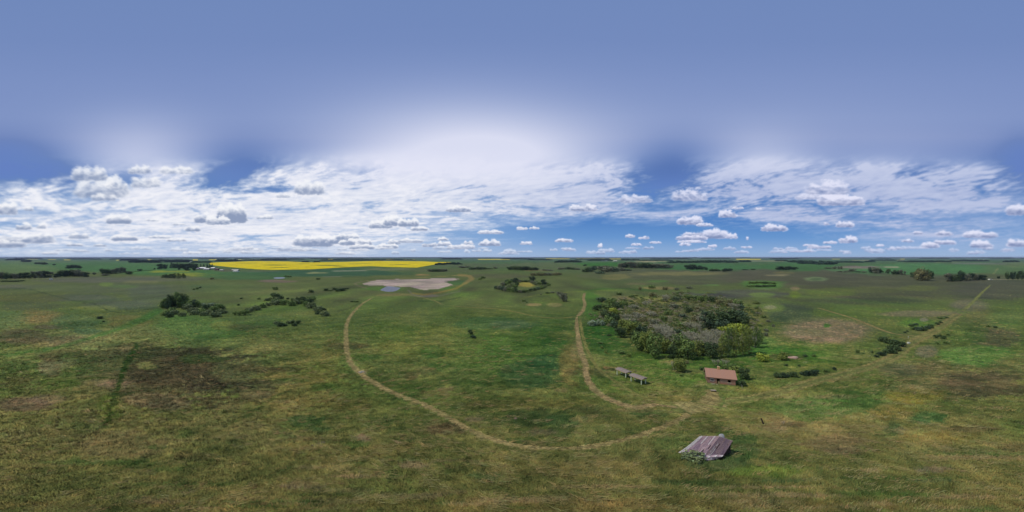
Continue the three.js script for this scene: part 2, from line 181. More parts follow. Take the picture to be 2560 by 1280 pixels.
const PATCHES = [   // x, y, rx, ry, colour, strength: stands of different grass, crops, bare soil
  [200, 666, 280, 12, 66, 102, 56, 0.9], [40, 672, 110, 14, 92, 112, 66, 0.75], [90, 655, 130, 3, 96, 112, 72, 0.5], [330, 672, 140, 9, 66, 104, 58, 0.8], [470, 682, 170, 8, 68, 106, 56, 0.9], [425, 679, 55, 2.2, 140, 140, 40, 0.95], [500, 688, 90, 2.6, 132, 132, 44, 0.9], [560, 691, 70, 3, 112, 118, 52, 0.7], [470, 684, 50, 2.5, 128, 132, 44, 0.7],
  [800, 683, 230, 9, 50, 82, 58, 0.9], [620, 690, 130, 10, 62, 96, 56, 0.8], [900, 674, 130, 5, 56, 86, 56, 0.9], [795, 682, 26, 2, 140, 140, 96, 0.9], [870, 677, 52, 1.6, 150, 146, 130, 0.85], [970, 673, 70, 3, 124, 118, 82, 0.7], [690, 703, 54, 3.4, 116, 98, 90, 0.9], [830, 692, 30, 1.5, 124, 118, 96, 0.7], [560, 676, 30, 4, 92, 88, 72, 0.8], [640, 678, 60, 2, 96, 100, 78, 0.6],
  [250, 700, 160, 8, 90, 90, 80, 0.8], [400, 697, 120, 7, 92, 94, 78, 0.7], [330, 722, 200, 14, 86, 92, 72, 0.6], [60, 717, 90, 6, 88, 90, 78, 0.7], [200, 745, 110, 9, 80, 86, 76, 0.7], [300, 762, 100, 13, 76, 85, 72, 0.75], [375, 735, 60, 26, 80, 88, 74, 0.6], [265, 711, 20, 5, 104, 122, 60, 0.8], [310, 716, 40, 4, 84, 108, 60, 0.7], [150, 720, 90, 10, 88, 100, 62, 0.5], [355, 705, 50, 4, 112, 112, 74, 0.6], [560, 720, 120, 14, 88, 104, 60, 0.6], [690, 728, 120, 8, 104, 110, 66, 0.45], [510, 716, 50, 3, 72, 92, 56, 0.5],
  [60, 745, 110, 12, 84, 84, 48, 0.6], [80, 765, 80, 12, 70, 78, 54, 0.6], [100, 792, 62, 20, 118, 106, 68, 0.8], [318, 802, 60, 16, 112, 104, 64, 0.75], [120, 818, 40, 6, 98, 88, 72, 0.7], [190, 806, 60, 20, 74, 96, 62, 0.7], [220, 795, 40, 8, 92, 108, 60, 0.5], [20, 800, 60, 26, 92, 112, 70, 0.6], [60, 842, 78, 22, 98, 88, 66, 0.85], [170, 850, 70, 14, 82, 84, 60, 0.7], [150, 832, 60, 8, 112, 114, 74, 0.7], [240, 770, 60, 8, 112, 118, 62, 0.5], [220, 828, 50, 8, 66, 92, 62, 0.7],
  [480, 818, 110, 30, 84, 116, 60, 0.6], [345, 835, 80, 25, 102, 108, 64, 0.6], [560, 815, 40, 12, 118, 122, 66, 0.6], [610, 818, 50, 8, 66, 72, 46, 0.6], [400, 862, 110, 18, 92, 104, 56, 0.4], [640, 800, 90, 16, 72, 92, 52, 0.6], [700, 770, 80, 16, 84, 104, 52, 0.6], [650, 865, 70, 24, 104, 110, 64, 0.5], [560, 850, 60, 24, 92, 110, 60, 0.4],
  [455, 930, 150, 52, 64, 60, 44, 0.85], [540, 958, 90, 40, 62, 60, 46, 0.6], [360, 893, 80, 30, 72, 72, 48, 0.6], [480, 890, 90, 20, 74, 70, 50, 0.5], [125, 920, 34, 22, 118, 112, 84, 0.8], [165, 910, 30, 14, 108, 110, 78, 0.6], [290, 960, 50, 14, 116, 106, 84, 0.7], [240, 945, 50, 18, 108, 108, 70, 0.6], [70, 1012, 80, 20, 92, 82, 68, 0.7], [130, 1000, 50, 12, 102, 94, 76, 0.5], [390, 1002, 90, 18, 110, 98, 74, 0.65], [420, 1015, 60, 12, 112, 100, 78, 0.5], [225, 985, 50, 22, 110, 110, 66, 0.6], [365, 914, 24, 10, 122, 128, 76, 0.7], [580, 932, 60, 26, 104, 110, 70, 0.6], [300, 1042, 40, 16, 108, 104, 66, 0.6], [560, 1010, 70, 20, 112, 92, 74, 0.35], [150, 960, 60, 14, 68, 91, 40, 0.6], [275, 1020, 30, 30, 74, 96, 36, 0.6], [40, 960, 50, 20, 88, 82, 52, 0.5], [180, 1065, 80, 12, 70, 90, 46, 0.5], [560, 1070, 150, 46, 108, 106, 68, 0.45], [330, 1110, 130, 34, 98, 92, 64, 0.45], [70, 1100, 100, 30, 82, 92, 52, 0.4],
  [760, 925, 100, 56, 108, 102, 58, 0.5], [690, 985, 90, 56, 106, 102, 62, 0.5], [640, 980, 50, 30, 76, 72, 56, 0.6], [690, 900, 50, 20, 76, 90, 50, 0.5], [760, 1053, 46, 13, 62, 87, 50, 0.85], [800, 1074, 34, 5, 52, 78, 44, 0.8], [725, 1090, 30, 8, 64, 87, 48, 0.6], [830, 880, 30, 50, 98, 94, 54, 0.5], [870, 1010, 60, 16, 108, 98, 58, 0.5], [945, 1055, 40, 18, 62, 78, 42, 0.7],
  [905, 1095, 22, 14, 130, 110, 94, 0.7], [1035, 1167, 46, 9, 122, 106, 90, 0.55], [755, 1218, 60, 10, 120, 106, 88, 0.55], [790, 1170, 50, 6, 120, 108, 84, 0.35], [1215, 1192, 56, 8, 74, 94, 56, 0.6], [1230, 1180, 60, 10, 102, 100, 62, 0.5], [1120, 1235, 70, 6, 116, 100, 74, 0.4], [880, 1232, 90, 6, 116, 106, 80, 0.45], [1320, 1248, 100, 5, 126, 112, 78, 0.4], [1400, 1090, 40, 20, 66, 83, 50, 0.5],
  ...[], // the green hollow and all beyond
  [1290, 875, 165, 66, 62, 91, 42, 0.8], [1335, 935, 95, 44, 54, 81, 48, 0.8], [1220, 808, 88, 17, 62, 89, 50, 0.8], [1082, 880, 34, 20, 54, 85, 38, 0.8], [1125, 915, 60, 18, 64, 91, 44, 0.6], [1385, 862, 44, 24, 56, 89, 42, 0.7], [1360, 905, 40, 20, 46, 78, 48, 0.6], [1150, 865, 80, 44, 90, 98, 54, 0.4], [1285, 812, 60, 12, 84, 100, 74, 0.6], [1270, 838, 60, 16, 84, 96, 50, 0.4], [1170, 950, 70, 20, 68, 91, 46, 0.5], [980, 830, 70, 30, 72, 98, 40, 0.4], [1000, 880, 60, 26, 86, 94, 48, 0.4],
  [1250, 1010, 130, 22, 98, 90, 54, 0.6], [1075, 985, 50, 10, 116, 102, 68, 0.6], [1110, 975, 30, 7, 118, 100, 74, 0.5], [1325, 1048, 90, 24, 60, 74, 44, 0.75], [1400, 1058, 50, 18, 58, 83, 48, 0.7], [1452, 1052, 34, 10, 130, 116, 78, 0.75], [1110, 1074, 56, 18, 78, 66, 50, 0.75], [1180, 1050, 24, 7, 132, 112, 90, 0.75], [1350, 1085, 40, 8, 112, 96, 82, 0.6], [1420, 1010, 70, 14, 106, 98, 56, 0.5], [1422, 915, 26, 62, 108, 98, 60, 0.7], [1440, 880, 14, 30, 118, 108, 76, 0.5], [1400, 840, 40, 12, 110, 100, 60, 0.4], [1560, 1050, 90, 14, 94, 92, 56, 0.5], [1620, 1035, 60, 10, 66, 88, 50, 0.6],
  [1505, 832, 60, 46, 54, 87, 38, 0.9], [1480, 765, 26, 36, 62, 95, 40, 0.75], [1520, 870, 50, 20, 64, 91, 44, 0.7], [1600, 900, 90, 24, 74, 104, 44, 0.65], [1540, 900, 40, 20, 96, 108, 58, 0.5], [1640, 960, 130, 30, 80, 96, 46, 0.5], [1740, 930, 130, 42, 66, 95, 42, 0.75], [1960, 890, 130, 34, 64, 97, 42, 0.8], [1900, 860, 60, 30, 66, 103, 48, 0.6], [1895, 970, 80, 10, 128, 126, 66, 0.6], [2000, 915, 120, 16, 92, 104, 52, 0.5], [2050, 880, 90, 20, 68, 95, 44, 0.5], [1700, 1000, 90, 10, 102, 100, 58, 0.5],
  [1690, 790, 190, 56, 88, 92, 60, 0.8], [1625, 752, 76, 12, 124, 118, 72, 0.75], [1570, 744, 40, 6, 116, 112, 70, 0.5], [1650, 782, 60, 12, 104, 92, 64, 0.6], [1720, 790, 50, 16, 112, 112, 84, 0.5], [1630, 784, 8, 4, 168, 150, 140, 0.9], [1700, 758, 30, 5, 130, 118, 80, 0.5],
  [1700, 688, 240, 26, 84, 85, 66, 0.75], [1990, 690, 200, 28, 82, 80, 64, 0.85], [2250, 708, 260, 44, 80, 80, 62, 0.8], [2500, 722, 120, 30, 80, 80, 66, 0.8], [1840, 735, 160, 10, 80, 80, 74, 0.8], [1960, 782, 80, 28, 66, 78, 60, 0.75], [1560, 712, 120, 16, 82, 94, 56, 0.7], [1690, 684, 130, 5, 128, 120, 78, 0.7], [1540, 692, 40, 8, 118, 112, 68, 0.7], [1650, 720, 42, 4.4, 122, 110, 74, 0.85], [1645, 703, 28, 2.6, 80, 110, 54, 0.8], [1590, 710, 30, 4, 112, 100, 74, 0.5], [1780, 713, 24, 2.6, 92, 118, 62, 0.85], [1760, 731, 32, 3, 98, 116, 56, 0.7], [1908, 711, 62, 10, 80, 116, 54, 0.9], [1908, 722, 40, 2.4, 108, 130, 84, 0.6], [1905, 737, 34, 7, 104, 120, 66, 0.85], [1928, 769, 36, 12, 100, 116, 60, 0.85], [1926, 768, 18, 5, 146, 138, 116, 0.6], [1890, 800, 34, 34, 104, 102, 58, 0.7], [1870, 760, 22, 12, 104, 108, 58, 0.6],
  [2040, 698, 30, 5.5, 110, 124, 88, 0.9], [2040, 698, 17, 2.8, 72, 90, 58, 0.9], [2080, 730, 66, 11, 90, 104, 48, 0.6], [1988, 736, 16, 10, 98, 112, 44, 0.8], [1988, 722, 14, 5, 130, 112, 86, 0.7], [2300, 720, 50, 8, 98, 108, 52, 0.45], [2180, 725, 90, 8, 92, 100, 52, 0.4], [2160, 752, 170, 9, 66, 74, 56, 0.5], [2130, 780, 120, 12, 88, 106, 52, 0.5], [2430, 735, 60, 20, 74, 76, 62, 0.5], [1945, 688, 30, 2, 150, 138, 104, 0.7], [1960, 682, 30, 3, 118, 110, 66, 0.6],
  [2010, 802, 56, 12, 104, 108, 74, 0.6], [2062, 814, 19, 6.5, 66, 104, 46, 0.95], [2310, 784, 110, 9, 118, 108, 88, 0.8], [2425, 765, 50, 16, 104, 100, 84, 0.7], [2360, 800, 60, 12, 104, 100, 66, 0.4], [2450, 800, 40, 30, 108, 102, 68, 0.5], [2300, 808, 50, 10, 72, 106, 46, 0.6], [2310, 800, 12, 5, 132, 120, 112, 0.7],
  [2300, 673, 210, 15, 74, 116, 68, 0.95], [2000, 667, 110, 12, 64, 104, 54, 0.85], [2525, 676, 70, 14, 84, 108, 66, 0.8], [2540, 660, 60, 6, 104, 112, 74, 0.6], [2150, 668, 58, 3.6, 126, 112, 106, 0.95], [2228, 668, 22, 1.4, 158, 150, 128, 0.95], [2440, 659, 70, 2.4, 112, 114, 108, 0.8], [2380, 654, 60, 1.6, 118, 118, 74, 0.6], [2490, 683, 3, 12, 140, 132, 100, 0],
  [1510, 661, 110, 5, 54, 100, 34, 0.95], [1620, 654, 60, 1.3, 146, 138, 104, 0.95], [1370, 664, 100, 9, 90, 98, 66, 0.7], [1420, 675, 90, 8, 86, 98, 64, 0.6], [1780, 668, 150, 9, 64, 104, 58, 0.9], [1680, 651, 300, 2, 92, 104, 74, 0.5], [1345, 676, 40, 2.6, 112, 106, 70, 0.8], [1250, 690, 80, 6, 84, 82, 62, 0.6], [1190, 664, 120, 6, 84, 92, 64, 0.7], [1120, 676, 120, 6, 88, 90, 62, 0.5],
  [1054, 687, 22, 1.6, 150, 122, 80, 0.9], [1090, 720, 60, 5, 72, 104, 44, 0.7], [1145, 707, 34, 6, 64, 92, 54, 0.8], [960, 722, 60, 6, 74, 106, 48, 0.6], [900, 770, 60, 16, 76, 96, 46, 0.4], [990, 737, 46, 4, 128, 112, 76, 0.6], [1060, 739, 40, 4, 118, 108, 98, 0.7], [1040, 752, 90, 8, 84, 96, 50, 0.5], [1180, 735, 70, 10, 84, 104, 50, 0.4], [1390, 750, 60, 12, 92, 102, 52, 0.5], [1335, 762, 20, 4, 148, 128, 88, 0.8], [1385, 762, 22, 5, 140, 124, 84, 0.7], [1318, 712, 24, 6, 140, 126, 62, 0.9], [1200, 780, 120, 14, 84, 96, 46, 0.4], [905, 931, 12, 6, 150, 134, 104, 0.95],
  [2490, 846, 66, 26, 86, 80, 62, 0.8], [2440, 832, 30, 28, 68, 85, 46, 0.8], [2440, 890, 100, 26, 76, 116, 56, 0.65], [2520, 800, 60, 26, 92, 112, 62, 0.5], [2460, 962, 120, 38, 76, 70, 54, 0.75], [2520, 920, 60, 20, 84, 86, 56, 0.5], [2315, 880, 30, 16, 108, 104, 86, 0.8], [2250, 925, 60, 16, 96, 94, 74, 0.6], [2280, 990, 76, 22, 122, 112, 54, 0.7], [2325, 1048, 46, 16, 60, 89, 50, 0.9], [2230, 1030, 60, 20, 106, 100, 52, 0.6], [2060, 1018, 130, 36, 68, 97, 50, 0.75], [2010, 1050, 50, 20, 62, 89, 42, 0.5], [1950, 1052, 56, 16, 116, 112, 68, 0.7], [1940, 1075, 40, 8, 140, 122, 92, 0.6], [2090, 1115, 80, 24, 108, 94, 70, 0.55], [2110, 1130, 60, 10, 92, 84, 66, 0.5], [2240, 1078, 26, 18, 54, 76, 46, 0.75], [2350, 1100, 90, 20, 106, 100, 52, 0.5], [2180, 1180, 40, 6, 128, 108, 92, 0.4], [2330, 1180, 50, 8, 126, 108, 96, 0.55], [2320, 1205, 70, 6, 62, 80, 54, 0.6], [1850, 1122, 50, 32, 54, 80, 44, 0.7], [1690, 1108, 60, 28, 64, 87, 44, 0.6], [1800, 1162, 95, 20, 64, 83, 52, 0.6], [1920, 1180, 120, 16, 88, 110, 48, 0.65], [1700, 1210, 90, 8, 62, 80, 46, 0.6], [2440, 1130, 90, 14, 70, 86, 50, 0.4], [1960, 1205, 70, 5, 52, 76, 46, 0.6]];
PATCHES.unshift([330, 850, 210, 42, 112, 120, 76, .6], [640, 885, 120, 42, 112, 116, 70, .6], [730, 965, 130, 60, 112, 106, 62, .6], [430, 945, 235, 76, 70, 70, 50, .65], [300, 905, 120, 40, 72, 74, 50, .5], [2070, 1085, 200, 36, 108, 103, 64, .5], [2440, 1050, 130, 40, 96, 95, 58, .45], [1090, 850, 150, 50, 94, 106, 52, .5], [1280, 1266, 1500, 18, 100, 90, 54, .6], [60, 900, 120, 30, 92, 112, 62, .5], [2150, 1000, 120, 30, 72, 98, 50, .5], [1560, 1180, 300, 26, 98, 90, 54, .4], [860, 1130, 220, 26, 100, 96, 56, .4], [2380, 950, 160, 50, 80, 78, 56, .5], [2300, 840, 60, 16, 112, 108, 66, .5]);
{ // long thin swathes of lodged straw and of damp green in the nearest grass
  const r = rng(61); for (let i = 0; i < 46; i++) { const y = 1130 + 150 * Math.sqrt(r()), k = r(); PATCHES.push([r() * 2560, y, 40 + r() * 150, 3 + r() * 5, ...(k < 0.45 ? [124, 110, 80] : k < 0.75 ? [66, 86, 44] : [102, 100, 60]), 0.5 + 0.3 * r()]); }
  for (let i = 0; i < 70; i++) { const y = 850 + 300 * r(), k = r(), q = r(); PATCHES.push([q * 2560, y, 14 + r() * 50, 4 + r() * 10, ...(k < 0.4 ? [112, 104, 72] : k < 0.7 ? [62, 86, 42] : [74, 70, 48]), 0.35 + 0.3 * r()]); }
}
const LINES = [   // bands: points, half width in frame pixels, colour, strength
  { p: [[395, 778], [330, 812], [225, 846], [130, 872], [0, 890], [-200, 905]], w: 14, c: [58, 98, 44], s: .8 },
  { p: [[342, 862], [312, 915], [296, 965], [284, 1000], [275, 1040], [258, 1072]], w: 8, c: [38, 62, 24], s: 1 },
  { p: [[284, 1000], [320, 985], [360, 975]], w: 5, c: [46, 62, 30], s: .8 }, { p: [[300, 950], [250, 945], [205, 950]], w: 5, c: [50, 70, 30], s: .7 }, { p: [[312, 915], [350, 885], [400, 868]], w: 6, c: [54, 62, 36], s: .7 },
  { p: [[700, 985], [660, 1010], [620, 1040], [560, 1070]], w: 6, c: [66, 80, 40], s: .6 }, { p: [[2232, 1040], [2225, 1070], [2205, 1100]], w: 7, c: [60, 74, 44], s: .6 },
  { p: [[0, 723], [30, 721], [75, 723], [130, 738], [175, 750], [230, 757], [270, 776], [300, 783], [345, 779], [405, 766]], w: 2.8, c: [56, 70, 44], s: .75 },
  { p: [[1030, 733], [1060, 737], [1100, 731], [1140, 721], [1163, 708]], w: 4.5, c: [136, 118, 60], s: .85 },
  { p: [[1163, 708], [1180, 697], [1174, 690], [1150, 688]], w: 7, c: [138, 116, 70], s: .9 },
  { p: [[1150, 688], [1100, 691], [1040, 694], [980, 698], [920, 703]], w: 1.8, c: [132, 120, 74], s: .8 },
  { p: [[920, 701], [895, 706], [886, 709], [894, 714], [915, 720]], w: 2.2, c: [116, 104, 84], s: .8 },
  { p: [[1020, 725], [1030, 735], [1050, 741], [1100, 739], [1150, 728]], w: 2.2, c: [112, 108, 100], s: .7 },
  { p: [[1050, 752], [1100, 754], [1130, 748], [1150, 743]], w: 3.5, c: [54, 72, 40], s: .75 },
  { p: [[845, 778], [870, 772], [900, 758]], w: 5, c: [60, 70, 42], s: .7 },
  { p: [[1925, 785], [1900, 800], [1898, 820], [1940, 850]], w: 5, c: [96, 108, 56], s: .5 },
  { p: [[1300, 748], [1340, 738], [1400, 732], [1465, 728], [1560, 724]], w: 3, c: [112, 122, 56], s: .6 },
  { p: [[1465, 728], [1500, 722], [1560, 722], [1640, 727]], w: 5, c: [56, 92, 36], s: .6 },
  { p: [[2482, 686], [2488, 680], [2494, 672]], w: 1.6, c: [146, 138, 96], s: .9 }];
function lineDist(p, x, y) { let best = 1e9; for (let i = 0; i + 1 < p.length; i++) { const ax = p[i][0], ay = p[i][1], bx = p[i + 1][0] - ax, by = p[i + 1][1] - ay, k = 2.2; let t = ((x - ax) * bx + (y - ay) * by * k * k) / (bx * bx + by * by * k * k); t = clamp(t); const dx = x - ax - bx * t, dy = (y - ay - by * t) * k; const d = dx * dx + dy * dy; if (d < best) best = d; } return Math.sqrt(best); }
for (const l of LINES) { l.x0 = Math.min(...l.p.map((q) => q[0])) - l.w * 3; l.x1 = Math.max(...l.p.map((q) => q[0])) + l.w * 3; l.y0 = Math.min(...l.p.map((q) => q[1])) - l.w * 2; l.y1 = Math.max(...l.p.map((q) => q[1])) + l.w * 2; }
// own colour (linear) of the land at x, z; gap is the spacing at which it is being sampled
function land(x, z, gap = 0.1) {
  const ahead = -z > 20, px = ahead ? toPx(x, z) : 1e5, py = ahead ? toPy(z) : 1300, r2 = Math.hypot(x, z);
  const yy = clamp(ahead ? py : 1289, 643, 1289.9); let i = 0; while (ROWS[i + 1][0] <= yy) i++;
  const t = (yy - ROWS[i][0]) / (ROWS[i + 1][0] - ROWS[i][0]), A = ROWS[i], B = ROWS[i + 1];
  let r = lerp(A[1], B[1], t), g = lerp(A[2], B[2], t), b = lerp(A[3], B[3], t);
  const oct = (w) => clamp(w / (gap * 2.5) - 0.4);      // leave out what is finer than the sampling
  const n1 = noise(x / 60, z / 60) + 0.6 * noise(x / 27 + 9, z / 27), n2 = (noise(x / 13, z / 8 + 4) + 0.7 * noise(x / 6.3, z / 4.1)) * oct(8), n3 = (noise(x / 3.1, z / 1.7) + 0.8 * noise(x / 1.6 + 5, z / 0.8)) * oct(2);
  const wx = (n1 * 0.5 + n2 * 0.45 + n3 * 0.3), wy = (noise(x / 31 + 70, z / 31) * 0.7 + noise(x / 9 + 3, z / 9 + 50) * 0.4 * oct(9) + 0.3 * noise(x / 2.3, z / 2.3 + 8) * oct(2.3));
  if (ahead && px > -300 && px < 2860) {
    for (const p of PATCHES) {
      const u = (px - p[0]) / p[2], v = (py - p[1]) / p[3];
      if (u > 1.9 || u < -1.9 || v > 1.9 || v < -1.9) continue;
      const d = Math.hypot(u + wx * 0.62, v + wy * 0.62), k = p[7] * smooth(1.15, 0.72, d + 0.34 * n3 + 0.22 * n2);
      if (k > 0) { r = lerp(r, p[4], k); g = lerp(g, p[5], k); b = lerp(b, p[6], k); }
    }
    if (px > 1920 && px < 2220 && py > 785 && py < 875) { let k = 0; for (const q of [0.86, 0.96, 1.06, 1.16, 1.26]) if (inside(CIRCLE, 2070 + (px - 2070) * q + wx * 30, 828 + (py - 828) * q + wy * 12)) k += 0.19 + 0.08 * n3; { r = lerp(r, 116, clamp(k)); g = lerp(g, 105, clamp(k)); b = lerp(b, 84, clamp(k)); } }
    if (px > 2060 && px < 2085 && py > 806 && py < 824) { const k = smooth(1, 0.5, Math.hypot((px - 2063) / 19, (py - 814) / 6.5)); r = lerp(r, 66, k); g = lerp(g, 102, k); b = lerp(b, 46, k); }
    for (const l of LINES) { if (px < l.x0 || px > l.x1 || py < l.y0 || py > l.y1) continue; const k = l.s * (0.85 + 0.4 * n2) * smooth(1.35, 0.45, (lineDist(l.p, px, py) + (wx * 1.1) * l.w) / l.w + 0.3 * n3); r = lerp(r, l.c[0], k); g = lerp(g, l.c[1], k); b = lerp(b, l.c[2], k); }
    if (px > 890 && px < 1165 && py > 690 && py < 730 && inside(MUD, px + wx * 7, py + wy * 1.6)) { const k = 0.9, m = 1 + 0.14 * n1 + 0.1 * n2 + 0.22 * noise(x / 60, z / 14); r = lerp(r, 168 * m, k); g = lerp(g, 148 * m, k); b = lerp(b, 148 * m, k); }
  }
  const dry = clamp(0.5 + 0.7 * n1 + 0.55 * n2 + 0.35 * n3);          // dry straw and fresh green, mixed
  const amp = 0.10 + 0.25 * smooth(690, 850, py);
  r *= 1 + amp * (dry - 0.5) * 0.95; g *= 1 + amp * (dry - 0.5) * 0.42; b *= 1 + amp * (dry - 0.5) * 0.7;
  // lodged straw, dark forbs and bare specks of a metre or two
  const near = smooth(700, 860, py), st = noise(x / 7 + 20, z / 2.2) + 0.8 * noise(x / 3.3, z / 0.9 + 40), fo = noise(x / 5 - 8, z / 4) + 0.7 * noise(x / 1.9, z / 1.7 + 4);
  const ks = near * 0.5 * smooth(0.32, 0.75, st + 0.35 * n1) * oct(2), kf = near * 0.6 * smooth(0.3, 0.7, fo - 0.3 * n1) * oct(2);
  r = lerp(r, r * 0.35 + 88, ks); g = lerp(g, g * 0.35 + 80, ks); b = lerp(b, b * 0.35 + 56, ks);
  // broad stands: greener in the damp, greyer and paler on the knolls
  const big = noise(x / 44 + 80, z / 30 + 3) + 0.6 * noise(x / 19 + 5, z / 12) + 0.3 * n3, kg = near * 0.3 * smooth(0.18, 0.5, big), kd = near * 0.3 * smooth(0.2, 0.55, -big);
  r = lerp(r, r * 0.74, kg); g = lerp(g, g * 1.02, kg); b = lerp(b, b * 0.8, kg); r = lerp(r, r * 0.5 + 56, kd); g = lerp(g, g * 0.5 + 53, kd); b = lerp(b, b * 0.5 + 36, kd);
  r = lerp(r, r * 0.66, kf); g = lerp(g, g * 0.8, kf); b = lerp(b, b * 0.74, kf);
  const mott = noise(x / 34 + 3, z / 60) + 0.7 * noise(x / 15, z / 28 + 8) * oct(15), mk = 0.3 * smooth(665, 690, py) * smooth(800, 740, py) * oct(34);
  r *= 1 + mk * mott * 0.7; g *= 1 + mk * mott; b *= 1 + mk * mott * 0.3;
  const f = 1 + (0.17 * n2 + 0.2 * n3) * smooth(660, 760, py) + 0.08 * n1; r *= f; g *= f; b *= f;
  return own(clamp(r, 5, 240), clamp(g, 5, 240), clamp(b, 5, 240));
}

// fine print of the ground: lying stalks, in metres
function strokes(size, metres, n, seed, len, wid, lo, hi, base) {
  const cv = document.createElement('canvas'); cv.width = cv.height = size; const g = cv.getContext('2d'), r = rng(seed);
  g.fillStyle = `rgb(${base},${base},${base})`; g.fillRect(0, 0, size, size); g.lineCap = 'round';
  for (let i = 0; i < n; i++) {
    const x = r() * size, y = r() * size, a = (r() - 0.5) * 1.5, L = len * (0.4 + r()) * size / metres, v = lo + (hi - lo) * r(), w = wid * (0.5 + r()) * size / metres, h = (r() - 0.5) * 26;
    g.strokeStyle = `rgba(${v + h},${v + 4},${v - h * 0.6},0.75)`; g.lineWidth = w;
    for (const ox of [-size, 0, size]) for (const oy of [-size, 0, size]) { if (x + ox < -L || x + ox > size + L || y + oy < -L || y + oy > size + L) continue; g.beginPath(); g.moveTo(x + ox, y + oy); g.quadraticCurveTo(x + ox + Math.cos(a) * L * 0.5, y + oy + Math.sin(a) * L * 0.5 + L * 0.08, x + ox + Math.cos(a) * L, y + oy + Math.sin(a) * L); g.stroke(); }
  }
  const d = g.getImageData(0, 0, size, size).data; let m = 0; for (let i = 0; i < d.length; i += 16) m += lin(d[i + 1]); m /= d.length / 16;
  const t = new THREE.CanvasTexture(cv); t.colorSpace = THREE.SRGBColorSpace; t.wrapS = t.wrapT = THREE.RepeatWrapping; t.repeat.set(1 / metres, 1 / metres); return { t, m };
}
const stalk = strokes(1024, 23, 26000, 3, 1.1, 0.09, 95, 255, 175);
const groundMat = std(0xffffff, 1, { vertexColors: true, map: stalk.t, specularIntensity: 0.15 });
const tone = (c) => c.map((v) => v / stalk.m);
{
  const ang = [], radii = [0];
  for (let a = -2.1; a <= 2.1001; a += 4.2 / 1100) ang.push(Math.atan(a));
  const lo = ang[0], hi = ang[ang.length - 1], back = 2 * Math.PI - (hi - lo);
  for (let i = 1; i < 60; i++) ang.push(hi + back * i / 60);
  for (let i = 0; i < 8; i++) radii.push(12 + 4.5 * i);
  const i0 = 1 / 48, i1 = 1 / 60000, NR = 400; for (let i = 0; i <= NR; i++) radii.push(1 / lerp(i0, i1, i / NR));
  const N = ang.length, pos = [], col = [], uv = [], nor = [], idx = [];
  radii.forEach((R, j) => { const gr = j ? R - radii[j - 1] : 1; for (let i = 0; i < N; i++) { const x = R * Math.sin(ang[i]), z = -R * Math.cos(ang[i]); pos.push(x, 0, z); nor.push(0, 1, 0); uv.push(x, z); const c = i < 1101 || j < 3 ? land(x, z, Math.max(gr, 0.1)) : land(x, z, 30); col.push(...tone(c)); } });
  for (let j = 0; j + 1 < radii.length; j++) for (let i = 0; i < N; i++) { const a = j * N + i, b = j * N + (i + 1) % N, c = a + N, d = b + N; idx.push(a, b, c, b, d, c); }
  const m = new THREE.Mesh(geom(pos, idx, { nor, col, uv }), groundMat); m.name = 'ground'; tag(m, 'rolling grass prairie with green, olive and dry tan patches', null, null, 'structure'); put(m);
}

// tracks: worn ribbons 4 mm above the ground, their edges the colour of the grass beside them
const MASK = new Uint8Array(640 * 160);                // where no tufts grow
const mark = (px, py, rx, ry) => { for (let y = Math.floor((py - ry - 640) / 4); y <= (py + ry - 640) / 4; y++) for (let x = Math.floor((px - rx) / 4); x <= (px + rx) / 4; x++) if (x >= 0 && x < 640 && y >= 0 && y < 160) MASK[y * 640 + x] = 1; };
function ribbon(name, label, t) {
  const curve = new THREE.CatmullRomCurve3(t.p.map(([x, y]) => new THREE.Vector3(x, y, 0)), false, 'centripetal'), n = t.p.length * 14, pts = [];
  for (let i = 0; i <= n; i++) { const q = curve.getPoint(i / n); pts.push(at(q.x, q.y)); const s = ppm(q.y) * t.w * (t.ruts ? 0.42 : 0.36); mark(q.x, q.y, s, s * 0.45); }
  const pos = [], col = [], uv = [], nor = [], idx = [], M = 12;
  pts.forEach((p, i) => {
    const a = pts[Math.max(0, i - 1)], b = pts[Math.min(n, i + 1)], dx = b.x - a.x, dz = b.z - a.z, l = Math.hypot(dx, dz) || 1, nx = -dz / l, nz = dx / l;
    const ends = Math.min(smooth(0, 6, i), smooth(n, n - 6, i));
    for (let k = 0; k <= M; k++) {
      const s = (k / M - 0.5) * 2, W = t.w * 0.85, x = p.x + nx * s * W, z = p.z + nz * s * W;
      pos.push(x, 0.004, z); nor.push(0, 1, 0); uv.push(x, z);
      const g = land(x, z, 0.4), e = Math.abs(s) + 0.3 * noise(x / 1.1, z / 1.1) + 0.2 * noise(x / 3, z / 3);
      let k2 = smooth(0.85, 0.4, e);
      if (t.ruts) k2 = Math.max(smooth(0.34, 0.1, Math.abs(Math.abs(s) - 0.44) + 0.12 * noise(x, z)), 0.4 * smooth(0.95, 0.5, Math.abs(s))) * (0.8 + 0.45 * noise(x / 14, z / 14));
      const m = 1 + 0.3 * noise(x / 2, z / 2) + 0.25 * noise(x / 0.7, z / 0.7), d = own(t.c[0] * m, t.c[1] * m, t.c[2] * m);
      k2 *= ends * (0.8 + 0.4 * noise(x / 9, z / 9));
      col.push(...tone([0, 1, 2].map((q) => lerp(g[q], d[q], clamp(k2)))));
    }
    if (i < n) for (let k = 0; k < M; k++) { const a0 = i * (M + 1) + k; idx.push(a0, a0 + 1, a0 + M + 1, a0 + 1, a0 + M + 2, a0 + M + 1); }
  });
  const m = new THREE.Mesh(geom(pos, idx, { nor, col, uv }), groundMat); m.name = name; m.position.y = t.lift ?? 0; tag(m, label, null, null, 'structure'); put(m);
}
ribbon('dirt_track_007', 'wide worn patch where the tracks meet before the house', { w: 7.5, lift: 0.012, c: [146, 128, 90], p: [[1700, 1022], [1730, 1018], [1755, 1014], [1775, 1008], [1800, 1003]] });
